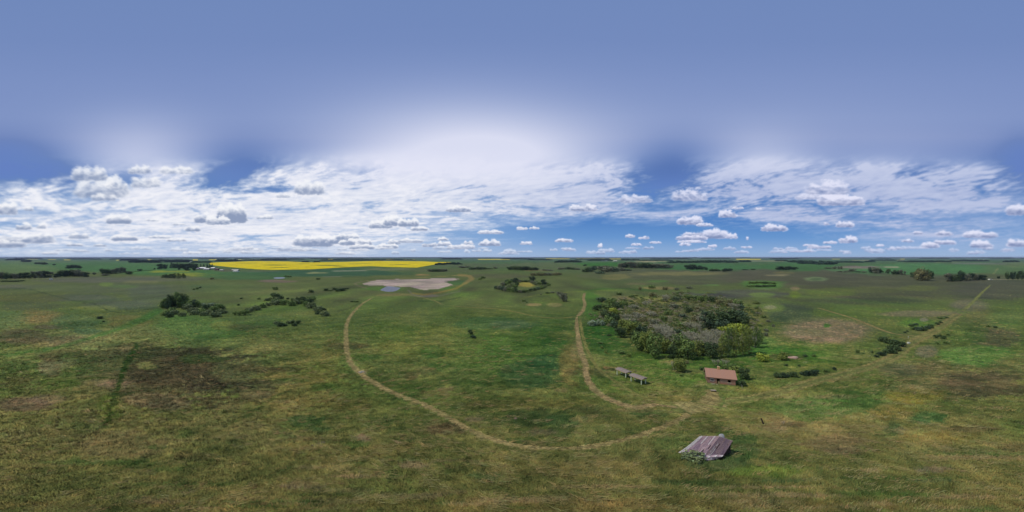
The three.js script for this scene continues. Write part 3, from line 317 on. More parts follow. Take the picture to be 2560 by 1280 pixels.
ribbon('dirt_track_008', 'short worn path leading up to the house bench', { w: 4.2, lift: 0.016, c: [140, 122, 84], p: [[1762, 1014], [1772, 1002], [1778, 988], [1783, 974]] });
ribbon('dirt_track', 'long sandy track curving from the pond round to the house', TRACKS.loop);
ribbon('dirt_track_001', 'sandy track running past the two picnic shelters', TRACKS.middle);
ribbon('dirt_track_002', 'faint grassy wheel track beside the sandy track near the shelters', { ...TRACKS.twin, lift: 0.004 });
ribbon('dirt_track_003', 'faint straw coloured footpath crossing the grass above the green hollow', { ...TRACKS.branch, lift: 0.004 });
ribbon('dirt_track_004', 'faint path along the dry slough shore', { ...TRACKS.far_branch, lift: 0.004 });
ribbon('dirt_track_005', 'two rut vehicle track leading from the house past the bush clump', { ...TRACKS.right, lift: 0.008 });
ribbon('dirt_track_009', 'thin green trail climbing from the rutted track to the gravel road', TRACKS.far_right);
ribbon('dirt_track_006', 'narrow tan path beside the round bare patch', { ...TRACKS.cut, lift: 0.004 });
// gravel road that shows at both ends of the view
function strip(name, label, p, w, c, lift = 0.01) {
  const pos = [], idx = [], nor = [], uv = [], col = [];
  p.forEach(([x, y], i) => { const q = at(x, y); for (const s of [-1, 1]) { pos.push(q.x, lift, q.z + s * w); nor.push(0, 1, 0); uv.push(q.x, q.z + s * w); col.push(...tone(own(...c))); } if (i) idx.push(2 * i - 2, 2 * i - 1, 2 * i, 2 * i - 1, 2 * i + 1, 2 * i); });
  const m = new THREE.Mesh(geom(pos, idx, { nor, col, uv }), groundMat); m.name = name; tag(m, label, null, null, 'structure'); put(m);
}
strip('gravel_road', 'pale gravel road passing in front of the left hedgerow', [[-60, 698.6], [0, 698.2], [60, 697.6], [126, 696.6]], 3.2, [150, 142, 118]);
strip('gravel_road_001', 'pale gravel road passing in front of the right hedgerow', [[2474, 699.3], [2520, 699], [2580, 698.7], [2640, 698.6]], 3.0, [168, 160, 134]);
strip('gravel_road_002', 'thin farm road towards the white sheds', [[258, 687], [300, 682.6], [350, 677.8], [390, 674.2]], 7, [128, 124, 92]);
strip('gravel_road_003', 'thin farm road past the big round bush', [[2270, 688.5], [2290, 690], [2330, 695.5], [2360, 697.4]], 3.5, [138, 132, 84]);

// ponds
function sheet(name, label, poly, y, material, kind = 'structure') {
  const c = poly.map(([px, py]) => at(px, py)), n = new THREE.CatmullRomCurve3(c, true, 'centripetal').getPoints(poly.length * 6), s = new THREE.Shape(n.map((v) => new THREE.Vector2(v.x, -v.z)));
  const g = new THREE.ShapeGeometry(s).rotateX(-Math.PI / 2).translate(0, y, 0);
  const m = new THREE.Mesh(g, material); m.name = name; tag(m, label, null, null, kind); put(m);
}
const water = std(C(60, 68, 98), 0.35, { specularIntensity: 0.3 });
sheet('pond', 'blue dugout pond at the edge of the dry slough', POND, 0.02, water);
sheet('pond_001', 'small pale pond in the meadow below the yellow field', POND_2, 0.03, std(C(96, 106, 126), 0.35, { specularIntensity: 0.3 }));

// the flowering crop stands a metre high
{
  const s = new THREE.Shape(CANOLA.map(([px, py]) => { const q = at(px, py); return new THREE.Vector2(q.x, -q.z); }));
  const px0 = 520, px1 = 1130, rows = 60, cols = 240, pos = [], col = [], nor = [], idx = [], uv = [];
  const cut = [[690, 663, 34, 1.5], [700, 669.5, 26, 1.1], [820, 664, 40, 1.6], [850, 667, 20, .8], [1000, 662, 30, .8], [760, 660, 22, .7], [620, 658, 40, .6], [900, 659, 40, .5]];
  const edge = (px, top) => { const ys = []; for (let i = 0, j = CANOLA.length - 1; i < CANOLA.length; j = i++) { const [xi, yi] = CANOLA[i], [xj, yj] = CANOLA[j]; if ((xi > px) !== (xj > px)) ys.push(yi + (yj - yi) * (px - xi) / (xj - xi)); } return top ? Math.min(...ys) : Math.max(...ys); };
  for (let i = 0; i <= cols; i++) {
    const px = lerp(522.5, 1127.5, i / cols), a = edge(px, true), b = edge(px, false), da = dep(a), db = dep(b);
    for (let j = 0; j <= rows; j++) {
      const py = lerp(a, b, j / rows), q = at(px, py), side = j === 0 || j === rows;
      pos.push(q.x, side ? -0.05 : 1.0 + 0.15 * noise(q.x / 20, q.z / 20), side && j ? q.z : q.z); nor.push(0, 1, 0); uv.push(q.x, q.z);
      let k = 0; for (const [x, y, rx, ry] of cut) k = Math.max(k, smooth(1.2, 0.5, Math.hypot((px - x) / rx, (py - y) / ry) + 0.5 * noise(px / 9, py * 1.6)));
      const m = 1 + 0.16 * noise(px / 30, py * 1.3) + 0.12 * noise(px / 7, py * 2.6), y0 = own(206 * m, 186 * m, 14), g0 = own(118, 122, 34);
      const e = Math.max(k, side ? 0.7 : 0); col.push(...[0, 1, 2].map((c) => lerp(y0[c], g0[c], e * 0.85)));
    }
  }
  for (let i = 0; i < cols; i++) for (let j = 0; j < rows; j++) { const p = i * (rows + 1) + j; idx.push(p, p + 1, p + rows + 1, p + 1, p + rows + 2, p + rows + 1); }
  const m = new THREE.Mesh(geom(pos, idx, { nor, col, uv }), std(0xffffff, 1, { vertexColors: true, specularIntensity: 0.1 })); m.name = 'canola_field'; tag(m, 'bright yellow flowering field behind the meadow', null, null, 'structure'); put(m);
}
// thin yellow fields far off, each a low crop
function farField(label, x0, x1, y0, y1, c) { const a = at(x0, y1), b = at(x1, y1), d = at(x1, y0), e = at(x0, y0); const g = geom([a.x, 0.8, a.z, b.x, 0.8, b.z, d.x, 0.8, d.z, e.x, 0.8, e.z], [0, 1, 2, 0, 2, 3]); const m = new THREE.Mesh(g, std(C(...c), 1)); m.name = numbered('crop_field'); tag(m, label, null, null, 'structure'); put(m); }
[[68, 95, 647.4, 648.6], [120, 140, 648.4, 649.4], [160, 176, 649, 650.6], [290, 303, 649.4, 651.6], [306, 320, 649.8, 651], [328, 338, 649.4, 651], [368, 380, 648.2, 650.4], [482, 495, 648.4, 651], [522, 542, 648.6, 650.4], [588, 676, 648.6, 650], [820, 832, 647.6, 648.6], [965, 988, 647.8, 649.6], [1008, 1038, 648, 649.4], [1195, 1275, 647.6, 649.6], [1365, 1424, 646.2, 647.4], [1442, 1512, 646, 647.4], [1518, 1552, 646.6, 648], [1840, 1902, 647.2, 649.6], [2080, 2100, 647, 648.6], [2250, 2262, 647, 648.4]].forEach(([a, b, c, d], i) => farField('thin yellow field far off near the horizon', a, b, c, d, i % 3 ? [196, 180, 40] : [170, 168, 80]));
[[1875, 1960, 652, 653.4], [2130, 2260, 650.2, 651.2]].forEach(([a, b, c, d]) => farField('pale dry field far off below a dark wood', a, b, c, d, [150, 146, 112]));

// ------------------------------------------------------------------ trees and bushes
function leaves(blobs, n, size, seed, tint, { shell = 0.55, squash = 1, dome = 0 } = {}) {
  const r = rng(seed), pos = [], nor = [], col = [], idx = [], w = blobs.map((b) => b[3] * b[4] * b[5] ** 0.5 + b[3]), sum = w.reduce((a, b) => a + b, 0), v = new THREE.Vector3(), o = new THREE.Vector3(), u = new THREE.Vector3(), q = new THREE.Vector3(), tN = new THREE.Vector3();
  for (let i = 0; i < n; i++) {
    let k = r() * sum, j = 0; while (k > w[j] && j < blobs.length - 1) k -= w[j++];
    const [bx, by, bz, rx, ry, rz] = blobs[j];
    do { v.set(r() * 2 - 1, r() * 2 - 1, r() * 2 - 1); } while (v.lengthSq() > 1 || v.lengthSq() < 0.02);
    const L = v.length(); v.multiplyScalar(lerp(shell, 1.04, r() ** 0.7) / L); o.copy(v).normalize();
    if (dome && by + v.y * ry < 0.02) v.y = -v.y * 0.9;
    const x = bx + v.x * rx, y = Math.max(0.01, by + v.y * ry), z = bz + v.z * rz;
    u.set(r() - 0.5, r() - 0.5, r() - 0.5).normalize(); tN.copy(o).multiplyScalar(1.0).add(u.multiplyScalar(1.0)).normalize();
    q.set(r() - 0.5, r() - 0.5, r() - 0.5).cross(tN).normalize(); const p = tN.clone().cross(q), s = size * (0.6 + 0.8 * r()), e = s * (0.6 + 0.5 * r()), at0 = pos.length / 3;
    for (const [a, b] of [[-1, -0.3], [0.1, -1], [1, 0.2], [-0.2, 1]]) { pos.push(x + q.x * a * s + p.x * b * e, Math.max(0, y + (q.y * a * s + p.y * b * e) * squash), z + q.z * a * s + p.z * b * e); const m = o.clone().multiplyScalar(0.8).add(tN).normalize(); nor.push(m.x, m.y, m.z); }
    const c = 0.62 + 0.72 * r(), h = r() - 0.5; for (let m = 0; m < 4; m++) col.push(tint[0] * c * (1 + 0.25 * h), tint[1] * c, tint[2] * c * (1 - 0.2 * h));
    idx.push(at0, at0 + 1, at0 + 2, at0, at0 + 2, at0 + 3);
  }
  return geom(pos, idx, { nor, col });
}
function sticks(list, color) {   // tapered three-sided limbs: [x0,y0,z0,x1,y1,z1,r0,r1]
  const pos = [], idx = [], col = []; const a = new THREE.Vector3(), b = new THREE.Vector3(), d = new THREE.Vector3(), s = new THREE.Vector3(), t = new THREE.Vector3();
  for (const [x0, y0, z0, x1, y1, z1, r0, r1, m = 1] of list) {
    a.set(x0, y0, z0); b.set(x1, y1, z1); d.subVectors(b, a).normalize(); s.set(d.y, -d.x + 0.31, d.z + 0.2).cross(d).normalize(); t.crossVectors(d, s); const at0 = pos.length / 3;
    for (const [c, r] of [[a, r0], [b, r1]]) for (let k = 0; k < 4; k++) { const A = k * Math.PI / 2, C1 = Math.cos(A) * r, S1 = Math.sin(A) * r; pos.push(c.x + s.x * C1 + t.x * S1, c.y + s.y * C1 + t.y * S1, c.z + s.z * C1 + t.z * S1); col.push(color[0] * m, color[1] * m, color[2] * m); }
    for (let k = 0; k < 4; k++) { const k1 = (k + 1) % 4; idx.push(at0 + k, at0 + k1, at0 + 4 + k, at0 + k1, at0 + 4 + k1, at0 + 4 + k); }
  }
  return geom(pos, idx, { col });
}
const leafMat = std(0xffffff, 0.85, { vertexColors: true, side: THREE.DoubleSide, specularIntensity: 0.25 });
const barkMat = std(0xffffff, 0.95, { vertexColors: true, specularIntensity: 0.2 });
function limbs(seed, n, h0, h1, spread, r0) { const r = rng(seed), out = [[0, -0.02, 0, 0, h1 * 0.75, 0, r0, r0 * 0.45]]; for (let i = 0; i < n; i++) { const a = r() * 6.28, y = lerp(h0, h1 * 0.7, r()), L = spread * (0.5 + 0.6 * r()); out.push([0, y, 0, Math.cos(a) * L, y + 0.12 + 0.2 * r(), Math.sin(a) * L, r0 * 0.5, r0 * 0.15]); } return out; }
const KINDS = {
  bush(seed, tint, bark) { const r = rng(seed), bl = [[0, 0.14, 0, 0.46, 0.78, 0.46]]; for (let i = 0; i < 7; i++) { const a = i * 0.95 + r(), d = 0.16 + 0.16 * r(); bl.push([Math.cos(a) * d, 0.18 + r() * 0.5, Math.sin(a) * d, 0.2 + 0.06 * r(), 0.24, 0.2 + 0.06 * r()]); } return { crown: leaves(bl, 620, 0.05, seed + 1, tint, { dome: 1 }), stem: sticks(Array.from({ length: 7 }, (_, i) => [0.06 * Math.cos(i), -0.02, 0.06 * Math.sin(i), 0.28 * Math.cos(i * 1.7), 0.55, 0.28 * Math.sin(i * 1.7), 0.018, 0.006]), bark) }; },
  low(seed, tint, bark) { const r = rng(seed), bl = []; for (let i = 0; i < 9; i++) { const a = i * 1.7 + r(), d = 0.34 * Math.sqrt(r()); bl.push([Math.cos(a) * d, 0.1 + r() * 0.3, Math.sin(a) * d, 0.17 + 0.08 * r(), 0.4 + 0.2 * r(), 0.17 + 0.08 * r()]); } return { crown: leaves(bl, 460, 0.048, seed + 1, tint, { dome: 1 }), stem: sticks(Array.from({ length: 9 }, (_, i) => [0.2 * Math.cos(i), -0.02, 0.2 * Math.sin(i), 0.36 * Math.cos(i * 1.3), 0.6, 0.36 * Math.sin(i * 1.3), 0.014, 0.005]), bark) }; },
  tree(seed, tint, bark) { const r = rng(seed), bl = [[0, 0.58, 0, 0.34, 0.42, 0.34], [0, 0.2, 0, 0.3, 0.18, 0.3]]; for (let i = 0; i < 9; i++) { const a = i * 2.4 + r(), d = 0.16 + 0.2 * r(); bl.push([Math.cos(a) * d, 0.2 + r() * 0.6, Math.sin(a) * d, 0.17 + 0.09 * r(), 0.14 + 0.08 * r(), 0.17 + 0.09 * r()]); } return { crown: leaves(bl, 1300, 0.042, seed + 1, tint, { squash: 0.75 }), trunk: sticks(limbs(seed + 2, 7, 0.25, 0.9, 0.3, 0.026), bark) }; },
  poplar(seed, tint, bark) { const r = rng(seed), bl = []; for (let i = 0; i < 9; i++) { const y = 0.1 + 0.1 * i, d = 0.12 * r(), a = r() * 6.28, w = 0.36 * Math.sin(Math.PI * clamp(0.2 + y * 0.72)) * (0.75 + 0.4 * r()); bl.push([Math.cos(a) * d, y, Math.sin(a) * d, w, 0.12, w]); } bl.push([0, 0.96, 0, 0.08, 0.08, 0.08]); return { crown: leaves(bl, 1000, 0.045, seed + 1, tint, { squash: 0.42 }), trunk: sticks(limbs(seed + 2, 6, 0.15, 1, 0.2, 0.022), bark) }; },
  spruce(seed, tint, bark) { const bl = []; for (let i = 0; i < 9; i++) { const y = 0.08 + 0.1 * i, w = 0.46 * (1 - y) + 0.04; bl.push([0, y, 0, w, 0.07, w]); } return { crown: leaves(bl, 520, 0.05, seed + 1, tint, { squash: 0.6 }), trunk: sticks([[0, -0.02, 0, 0, 0.98, 0, 0.03, 0.004]], bark) }; },
  bare(seed, tint, bark) {
    const r = rng(seed), out = [], grow = (x, y, z, dx, dy, dz, L, rad, lvl) => { const x1 = x + dx * L, y1 = y + dy * L, z1 = z + dz * L; out.push([x, y, z, x1, y1, z1, rad, rad * 0.6, 0.7 + 0.6 * r()]); if (lvl < 4) { const n = lvl === 0 ? 4 : 3; for (let i = 0; i < n; i++) { const v = new THREE.Vector3(dx + (r() - 0.5) * 1.5, dy + (r() - 0.25) * 0.8, dz + (r() - 0.5) * 1.5).normalize(), k = 0.45 + 0.55 * r(); grow(x + dx * L * k, y + dy * L * k, z + dz * L * k, v.x, v.y, v.z, L * (0.62 + 0.2 * r()), rad * 0.6, lvl + 1); } } };
    const t = []; for (let s = 0; s < 3; s++) { const a = s * 2.1 + r(); const from = out.length; grow(0.12 * Math.cos(a), 0, 0.12 * Math.sin(a), 0.25 * Math.cos(a), 0.95, 0.25 * Math.sin(a), 0.36, 0.018, 0); t.push(out[from]); }
    const keep = out.filter((l) => !t.includes(l)).map((l) => { const c = [...l]; for (const i of [1, 4]) c[i] = clamp(c[i], 0, 1); for (const i of [0, 2, 3, 5]) c[i] = clamp(c[i], -0.5, 0.5); return c; });
    const g = { trunk: sticks(t, bark), branches: sticks(keep.map((l) => { l[6] = Math.max(l[6], 0.005); l[7] = Math.max(l[7], 0.0035); return l; }), bark) };
    if (tint) g.crown = leaves([[0.1, 0.4, 0, 0.3, 0.3, 0.3], [-0.15, 0.3, 0.1, 0.25, 0.22, 0.25]], 110, 0.045, seed + 1, tint); return g; },
};
const TINT = { dark: own(50, 64, 42), green: own(72, 88, 50), willow: own(80, 90, 64), olive: own(82, 92, 48), yg: own(104, 114, 48), silver: own(94, 108, 92), grey: own(80, 84, 72), blue: own(54, 68, 54), brown: own(84, 84, 60), deep: own(38, 52, 40) };
for (const k in TINT) TINT[k] = TINT[k].map((v) => v * 2.15);      // a crown's leaves shade one another
const BARK = { grey: own(120, 112, 104), dark: own(62, 54, 46), pale: own(176, 168, 156), bone: own(164, 162, 148) };
const protos = new Map();
function proto(kind, tint, v, bark) {
  const key = kind + tint + v + bark; if (protos.has(key)) return protos.get(key);
  const made = KINDS[kind]([...key].reduce((a, c) => (a * 31 + c.charCodeAt(0)) | 0, 7) >>> 0, TINT[tint], BARK[bark]), g = new THREE.Group();
  for (const n of ['trunk', 'stem', 'branches', 'crown']) if (made[n]) part(n, made[n], n === 'crown' ? leafMat : barkMat, g);
  protos.set(key, g); return g;
}
const NAME = { bush: ['willow_bush', 'bush'], low: ['low_shrub', 'shrub'], tree: ['broadleaf_tree', 'tree'], poplar: ['poplar_tree', 'tree'], spruce: ['spruce_tree', 'tree'], bare: ['bare_tree', 'bare tree'] };
const rp = rng(77);
function plant(kind, tint, px, py, w, h, label, group, bark = 'dark', name) {
  const g = proto(kind, tint, Math.floor(rp() * 4), bark).clone(), s = ppm(py), X = (px - 1280) / 640 * T, ww = w / s, hh = h / s, a = ww / Math.sqrt(1 + (0.8 * X) ** 2);
  g.name = numbered(name ?? NAME[kind][0]); g.position.copy(at(px, py)); g.scale.set(a * 1.1, hh * 1.06, a * 0.92); g.rotation.y = Math.floor(rp() * 2) * Math.PI + (rp() - 0.5) * 0.4;
  tag(g, label, NAME[kind][1], group); scene.add(g); mark(px, py - 1, w * 0.3, 3);
}
// lists in the coordinates of a closer look at part of the frame: x, base, width, height (+ kind, tint)
const look = (ox, oy, k) => (list, kind, tint, label, group, bark, name) => { for (const [x, y, w, h, kd, tn] of list) { const t = Array.isArray(tint) ? tint[Math.floor(rp() * tint.length)] : tint; plant(kd ?? kind, tn ?? t, ox + x / k, oy + y / k, w / k, h / k, label, group, bark, name); } };
const grow = (l, a, b) => l.map(([x, y, w, h, ...q]) => [x, y, w * a, h * b, ...q]);
const L4 = look(360, 700, 5.12), L3 = look(1400, 700, 4.571), LR = look(1220, 670, 11.64), L5 = look(1840, 740, 3.556), far = (f) => (l, ...q) => f(grow(l, 1.2, 1.16), ...q), L9 = far(look(1920, 630, 4)), L6 = far(look(0, 630, 4)), L7 = far(look(640, 630, 4)), L8 = far(look(1280, 630, 4)), L1 = look(0, 0, 1);
const centred = (l) => l.map(([x, y, w]) => [x, y + w * 0.36, w * 1.38, w * 0.8]);

L4([[255, 365, 80, 130], [300, 372, 75, 120], [350, 355, 75, 170], [400, 350, 85, 190], [440, 350, 80, 175], [485, 350, 80, 165], [525, 345, 70, 140], [270, 340, 60, 90], [595, 350, 80, 110], [645, 352, 80, 105], [690, 352, 70, 90], [320, 360, 90, 120], [375, 348, 100, 150], [460, 352, 110, 150], [510, 350, 100, 120], [620, 352, 100, 90], [285, 362, 90, 100]].map(([x, y, w, h]) => [x, y, w * 1.35, h]), 'tree', ['dark', 'green', 'blue', 'dark'], 'tall dark poplar in the cluster at the thick end of the bush belt', 'tall poplars of the bush belt');
L4(centred([[270, 425, 80], [335, 398, 95], [380, 410, 90], [325, 445, 90], [360, 375, 70], [420, 405, 60], [490, 437, 80], [560, 340, 105], [520, 350, 66], [600, 385, 84], [640, 412, 94], [660, 375, 74], [740, 400, 84], [765, 427, 84], [800, 350, 95], [830, 405, 84], [890, 370, 95], [880, 442, 95], [945, 440, 84], [920, 402, 70], [980, 400, 84], [1040, 405, 54], [960, 340, 100], [1005, 345, 60]]), 'bush', ['willow', 'dark', 'green', 'willow'], 'round willow bush in the clump below the tall poplars', 'willow bushes below the poplars');
L4([[760, 335, 80, 40], [880, 330, 90, 45], [830, 320, 60, 30]], 'low', 'silver', 'low silvery shrub between the poplars and the round willows', 'silvery shrubs by the poplars');
L4(centred([[1165, 425, 66], [1225, 425, 76], [1290, 415, 95], [1350, 382, 84], [1395, 356, 66], [1440, 355, 90], [1525, 327, 76], [1585, 310, 62], [1640, 290, 66], [1690, 285, 95], [1750, 280, 76], [1800, 285, 95], [1890, 296, 95], [1950, 280, 84], [2020, 280, 66], [1740, 215, 80], [1570, 248, 55], [1615, 242, 66], [1840, 235, 36], [1900, 245, 40], [1970, 240, 66], [2030, 240, 76], [2090, 240, 76], [2150, 240, 84], [2110, 262, 95], [2080, 302, 84], [2140, 322, 105], [2220, 366, 95], [2255, 358, 62], [2300, 372, 50], [2225, 416, 60], [2315, 427, 90], [1700, 255, 90], [1660, 265, 80]]), 'bush', ['willow', 'dark', 'green'], 'round willow bush in the curved line round the meadow hollow', 'willow bushes curving round the hollow');
L4([[1690, 260, 140, 100]], 'tree', 'dark', 'largest dark tree rising out of the curved willow line');
L4(centred([[1695, 545, 54], [1750, 562, 84], [1850, 540, 54], [1900, 530, 54], [1925, 566, 62], [1975, 540, 62], [1812, 575, 40]]), 'bush', ['willow', 'dark'], 'small round bush in the short row inside the meadow hollow', 'small bushes inside the hollow');
L4(centred([[1245, 232, 34], [1470, 235, 40], [1210, 315, 36], [640, 115, 30], [680, 105, 40], [720, 92, 30], [1680, 105, 60], [2140, 140, 60], [2330, 120, 50], [2440, 110, 50], [2480, 130, 50], [2530, 120, 60]]), 'low', ['dark', 'green'], 'small low shrub scattered over the meadow behind the willow line', 'scattered meadow shrubs');

LR(grow([[240, 620, 110, 110], [330, 630, 130, 140], [420, 660, 140, 150], [520, 680, 140, 140], [620, 690, 140, 130], [720, 705, 130, 120], [830, 712, 130, 110], [930, 718, 120, 90], [1030, 715, 120, 90], [1130, 702, 120, 90], [1240, 680, 120, 90], [1340, 660, 130, 90], [1450, 635, 130, 100], [1560, 615, 140, 110], [1650, 580, 130, 110], [1760, 520, 120, 90], [1690, 490, 120, 100], [1500, 500, 140, 100], [1380, 500, 140, 100], [1300, 450, 130, 90], [1200, 410, 120, 70], [1100, 415, 110, 70], [1000, 410, 120, 70], [900, 415, 120, 80], [720, 430, 150, 120], [620, 460, 150, 130], [520, 510, 150, 140], [430, 550, 140, 140], [700, 540, 140, 120], [800, 580, 140, 110], [600, 590, 140, 120], [850, 500, 110, 100], [780, 660, 120, 100], [560, 420, 120, 90]], 1.15, 1.05), 'bush', ['green', 'blue', 'grey', 'willow', 'dark', 'green'], 'bush in the ring of scrub round a yellow clearing', 'bushes ringing the yellow clearing');
LR([[810, 430, 150, 140], [1290, 395, 200, 160], [1620, 500, 190, 170]], 'tree', ['deep', 'dark'], 'dark rounded tree taller than the scrub ring round the clearing', 'trees of the scrub ring');
LR([[1740, 745, 150, 60], [1880, 735, 150, 60], [2030, 740, 140, 60], [1050, 975, 150, 60], [1540, 775, 70, 30], [1130, 1010, 90, 40]], 'low', ['dark', 'green', 'grey'], 'low shrub in the grass below the scrub ring', 'low shrubs below the scrub ring');

const gv = 'trees and bushes of the grove behind the house';
L3([[920, 800, 190, 200], [1000, 835, 180, 240], [1085, 892, 180, 275], [1180, 835, 160, 170], [1370, 865, 210, 240], [1460, 905, 200, 230], [800, 625, 180, 160], [720, 570, 150, 120], [1560, 862, 150, 170]], 'tree', ['olive', 'green', 'olive'], 'olive green rounded tree along the open front edge of the grove', 'olive trees at the grove front');
L3([[1280, 890, 130, 150], [1740, 895, 160, 190], [1640, 855, 140, 150], [700, 655, 150, 120], [860, 690, 150, 110]], 'tree', 'dark', 'dark leafy tree standing between the olive trees of the grove front', 'dark trees at the grove front');
L3([[1850, 885, 160, 240], [1920, 875, 150, 300], [2010, 875, 165, 330], [2090, 855, 150, 300], [2160, 838, 150, 270], [2240, 770, 140, 220], [2290, 725, 110, 150], [2130, 740, 150, 200], [1960, 770, 140, 200]], 'poplar', ['green', 'olive'], 'tall thin stemmed poplar in the thick end of the grove', 'poplars of the grove', 'pale');
L3([[1780, 565, 250, 220], [1900, 545, 280, 220], [2020, 525, 220, 190], [1700, 565, 180, 150], [1840, 610, 200, 160], [2080, 560, 180, 160]], 'tree', ['blue', 'dark'], 'broad blue green tree in the middle of the grove', 'broad trees in the middle of the grove');
L3([[1980, 625, 220, 130], [2080, 640, 220, 150], [1890, 650, 160, 120], [620, 400, 120, 80], [1930, 590, 140, 90]], 'tree', 'yg', 'bright yellow green tree among the darker grove trees', 'yellow green trees of the grove');
L3([[640, 545, 120, 90], [560, 500, 140, 95], [430, 345, 120, 70], [520, 335, 130, 80], [580, 290, 140, 90], [480, 250, 130, 60], [660, 330, 130, 80], [720, 300, 120, 70], [520, 420, 120, 80], [590, 450, 120, 90], [860, 560, 130, 100], [940, 620, 140, 110], [640, 470, 110, 80]], 'bush', ['green', 'dark', 'blue'], 'leafy bush in the loose scrub at the track end of the grove', 'scrub bushes at the track end of the grove');
L3([[470, 515, 130, 70], [390, 520, 140, 70], [340, 505, 80, 50]], 'low', 'silver', 'silvery blue shrub at the track edge of the grove', 'silvery shrubs at the grove edge');
L3([[1340, 240, 120, 60], [1450, 225, 130, 70], [1570, 240, 140, 80], [1640, 250, 140, 90], [1740, 250, 150, 90], [1830, 280, 140, 90], [1930, 300, 150, 100], [2030, 310, 140, 100], [2060, 345, 110, 80], [1060, 190, 100, 55], [1460, 385, 120, 100], [1300, 320, 110, 60], [1240, 400, 120, 60], [1390, 430, 120, 60], [1180, 460, 120, 60], [1560, 470, 140, 80], [1400, 540, 130, 70], [1510, 620, 140, 80], [1340, 610, 130, 70], [1080, 510, 130, 70], [960, 480, 120, 60], [870, 420, 120, 60], [1660, 410, 130, 80], [1560, 350, 120, 60]], 'low', ['grey', 'blue', 'dark', 'brown', 'green'], 'grey green shrub on the far rough side of the grove', 'grey green shrubs of the grove');
L3([[1120, 640, 190, 140], [1200, 660, 190, 150], [1280, 710, 170, 120], [1390, 735, 170, 130], [1480, 750, 180, 140], [1560, 755, 170, 130], [1650, 720, 190, 170], [1740, 700, 170, 160], [1810, 690, 150, 150], [1620, 550, 130, 170], [800, 490, 160, 70], [980, 295, 110, 70], [1200, 250, 110, 95], [1690, 820, 170, 170], [1800, 830, 160, 160], [760, 450, 120, 70], [1330, 760, 140, 110], [1600, 800, 150, 130], [1180, 620, 200, 150], [1240, 700, 180, 150], [1440, 700, 180, 130], [1540, 710, 180, 140], [1700, 760, 190, 170], [1760, 780, 180, 160], [1580, 600, 150, 120], [1480, 560, 150, 100], [900, 450, 150, 80], [1060, 420, 150, 70], [1990, 340, 140, 90], [830, 330, 130, 60]], 'bare', 'grey', 'grey leafless tree in the middle of the grove', 'leafless grey trees of the grove', 'bone');
L3([[2190, 635, 130, 120], [2210, 770, 130, 150], [1960, 790, 150, 170], [2060, 800, 130, 170]], 'bare', 'olive', 'half bare pale tree among the grove poplars', 'half bare trees among the poplars', 'bone');
L3([[1380, 1050, 160, 150]], 'tree', 'olive', 'single rounded bush tree standing in front of the grove', null);
L3([[1300, 1030, 90, 110]], 'bare', 'olive', 'grey leafless bush leaning on the rounded bush before the grove', null, 'bone');
L3([[1790, 985, 110, 90], [1885, 985, 100, 80]], 'bare', 'green', 'grey leafless bush behind the house roof', 'leafless bushes behind the house', 'bone');
L3([[2010, 1050, 170, 80], [1900, 1020, 130, 60], [1960, 1010, 110, 60]], 'bush', ['green', 'olive'], 'leafy bush close behind the house roof', 'bushes behind the house');
L3([[2110, 1135, 140, 135]], 'tree', 'dark', 'dark spreading bush tree at the gable end of the house', null);
L3([[2080, 1212, 110, 80]], 'bush', 'dark', 'dark low bush against the front corner of the house', null);
L3([[1620, 1030, 60, 40], [1390, 1100, 60, 30], [560, 640, 60, 30]], 'low', ['dark', 'green'], 'small shrub alone in the grass near the grove', 'small shrubs near the grove');
{ const r = rng(303), ragged = []; for (let i = 0; i < 44; i++) { const a = -0.6 + 5.6 * i / 44, k = 1.0 + 0.2 * r(); const x = 1300 + Math.cos(a) * 960 * k, y = 520 + Math.sin(a) * 370 * k; const q = [x, y, 40 + 70 * r(), 22 + 34 * r()], mx = (1400 + x / 4.571) / 4, my = (60 + y / 4.571) / 4; let clear = mx > 374; for (let ox = -4; ox <= 4; ox++) for (let oy = -2; oy <= 2; oy++) if (MASK[Math.floor(my + oy) * 640 + Math.floor(mx + ox)]) clear = false; if (clear) ragged.push(q); }
  L3(ragged, 'low', ['green', 'grey', 'green', 'olive', 'brown'], 'small low shrub in the grass round the ragged edge of the grove', 'small shrubs round the grove edge'); }
L3([[40, 245, 100, 100], [20, 215, 80, 70], [0, 190, 80, 60]], 'bush', 'grey', 'greyish bush in the small clump beside the far end of the sandy track', 'greyish bushes by the track');
L5([[245, 580, 120, 75]], 'bush', 'yg', 'yellow green bush on the bright grass past the grove', null);
L5([[415, 568, 95, 80]], 'bush', 'olive', 'olive bush beside the pinkish rubble slab', null);
L5([[372, 722, 100, 46], [430, 722, 90, 44], [505, 718, 100, 50], [610, 706, 90, 50], [665, 702, 100, 55], [715, 692, 60, 40], [800, 676, 56, 34], [875, 660, 40, 34]], 'bush', ['dark', 'deep', 'green'], 'dark bush in the low row beside the rutted track', 'dark bushes in a row along the track');
L5([[1300, 405, 80, 48], [1345, 418, 95, 58], [1395, 432, 95, 56], [1440, 448, 90, 60], [1480, 452, 76, 56], [1380, 478, 100, 60], [1430, 485, 95, 62], [1350, 508, 95, 50], [1295, 530, 90, 40], [1250, 545, 50, 24], [1400, 510, 80, 50]], 'bush', ['deep', 'dark', 'dark'], 'dark bush in the hook shaped clump beside the rutted track', 'dark bushes of the hook shaped clump');
L5([[1080, 505, 50, 42], [1210, 508, 34, 26], [1245, 515, 24, 18], [690, 540, 50, 28], [620, 540, 60, 24], [445, 622, 44, 26], [560, 625, 34, 18], [1130, 515, 30, 14], [2300, 282, 60, 22], [2240, 275, 60, 24]], 'low', ['green', 'dark'], 'small shrub scattered between the house and the hook shaped clump', 'scattered shrubs past the house');
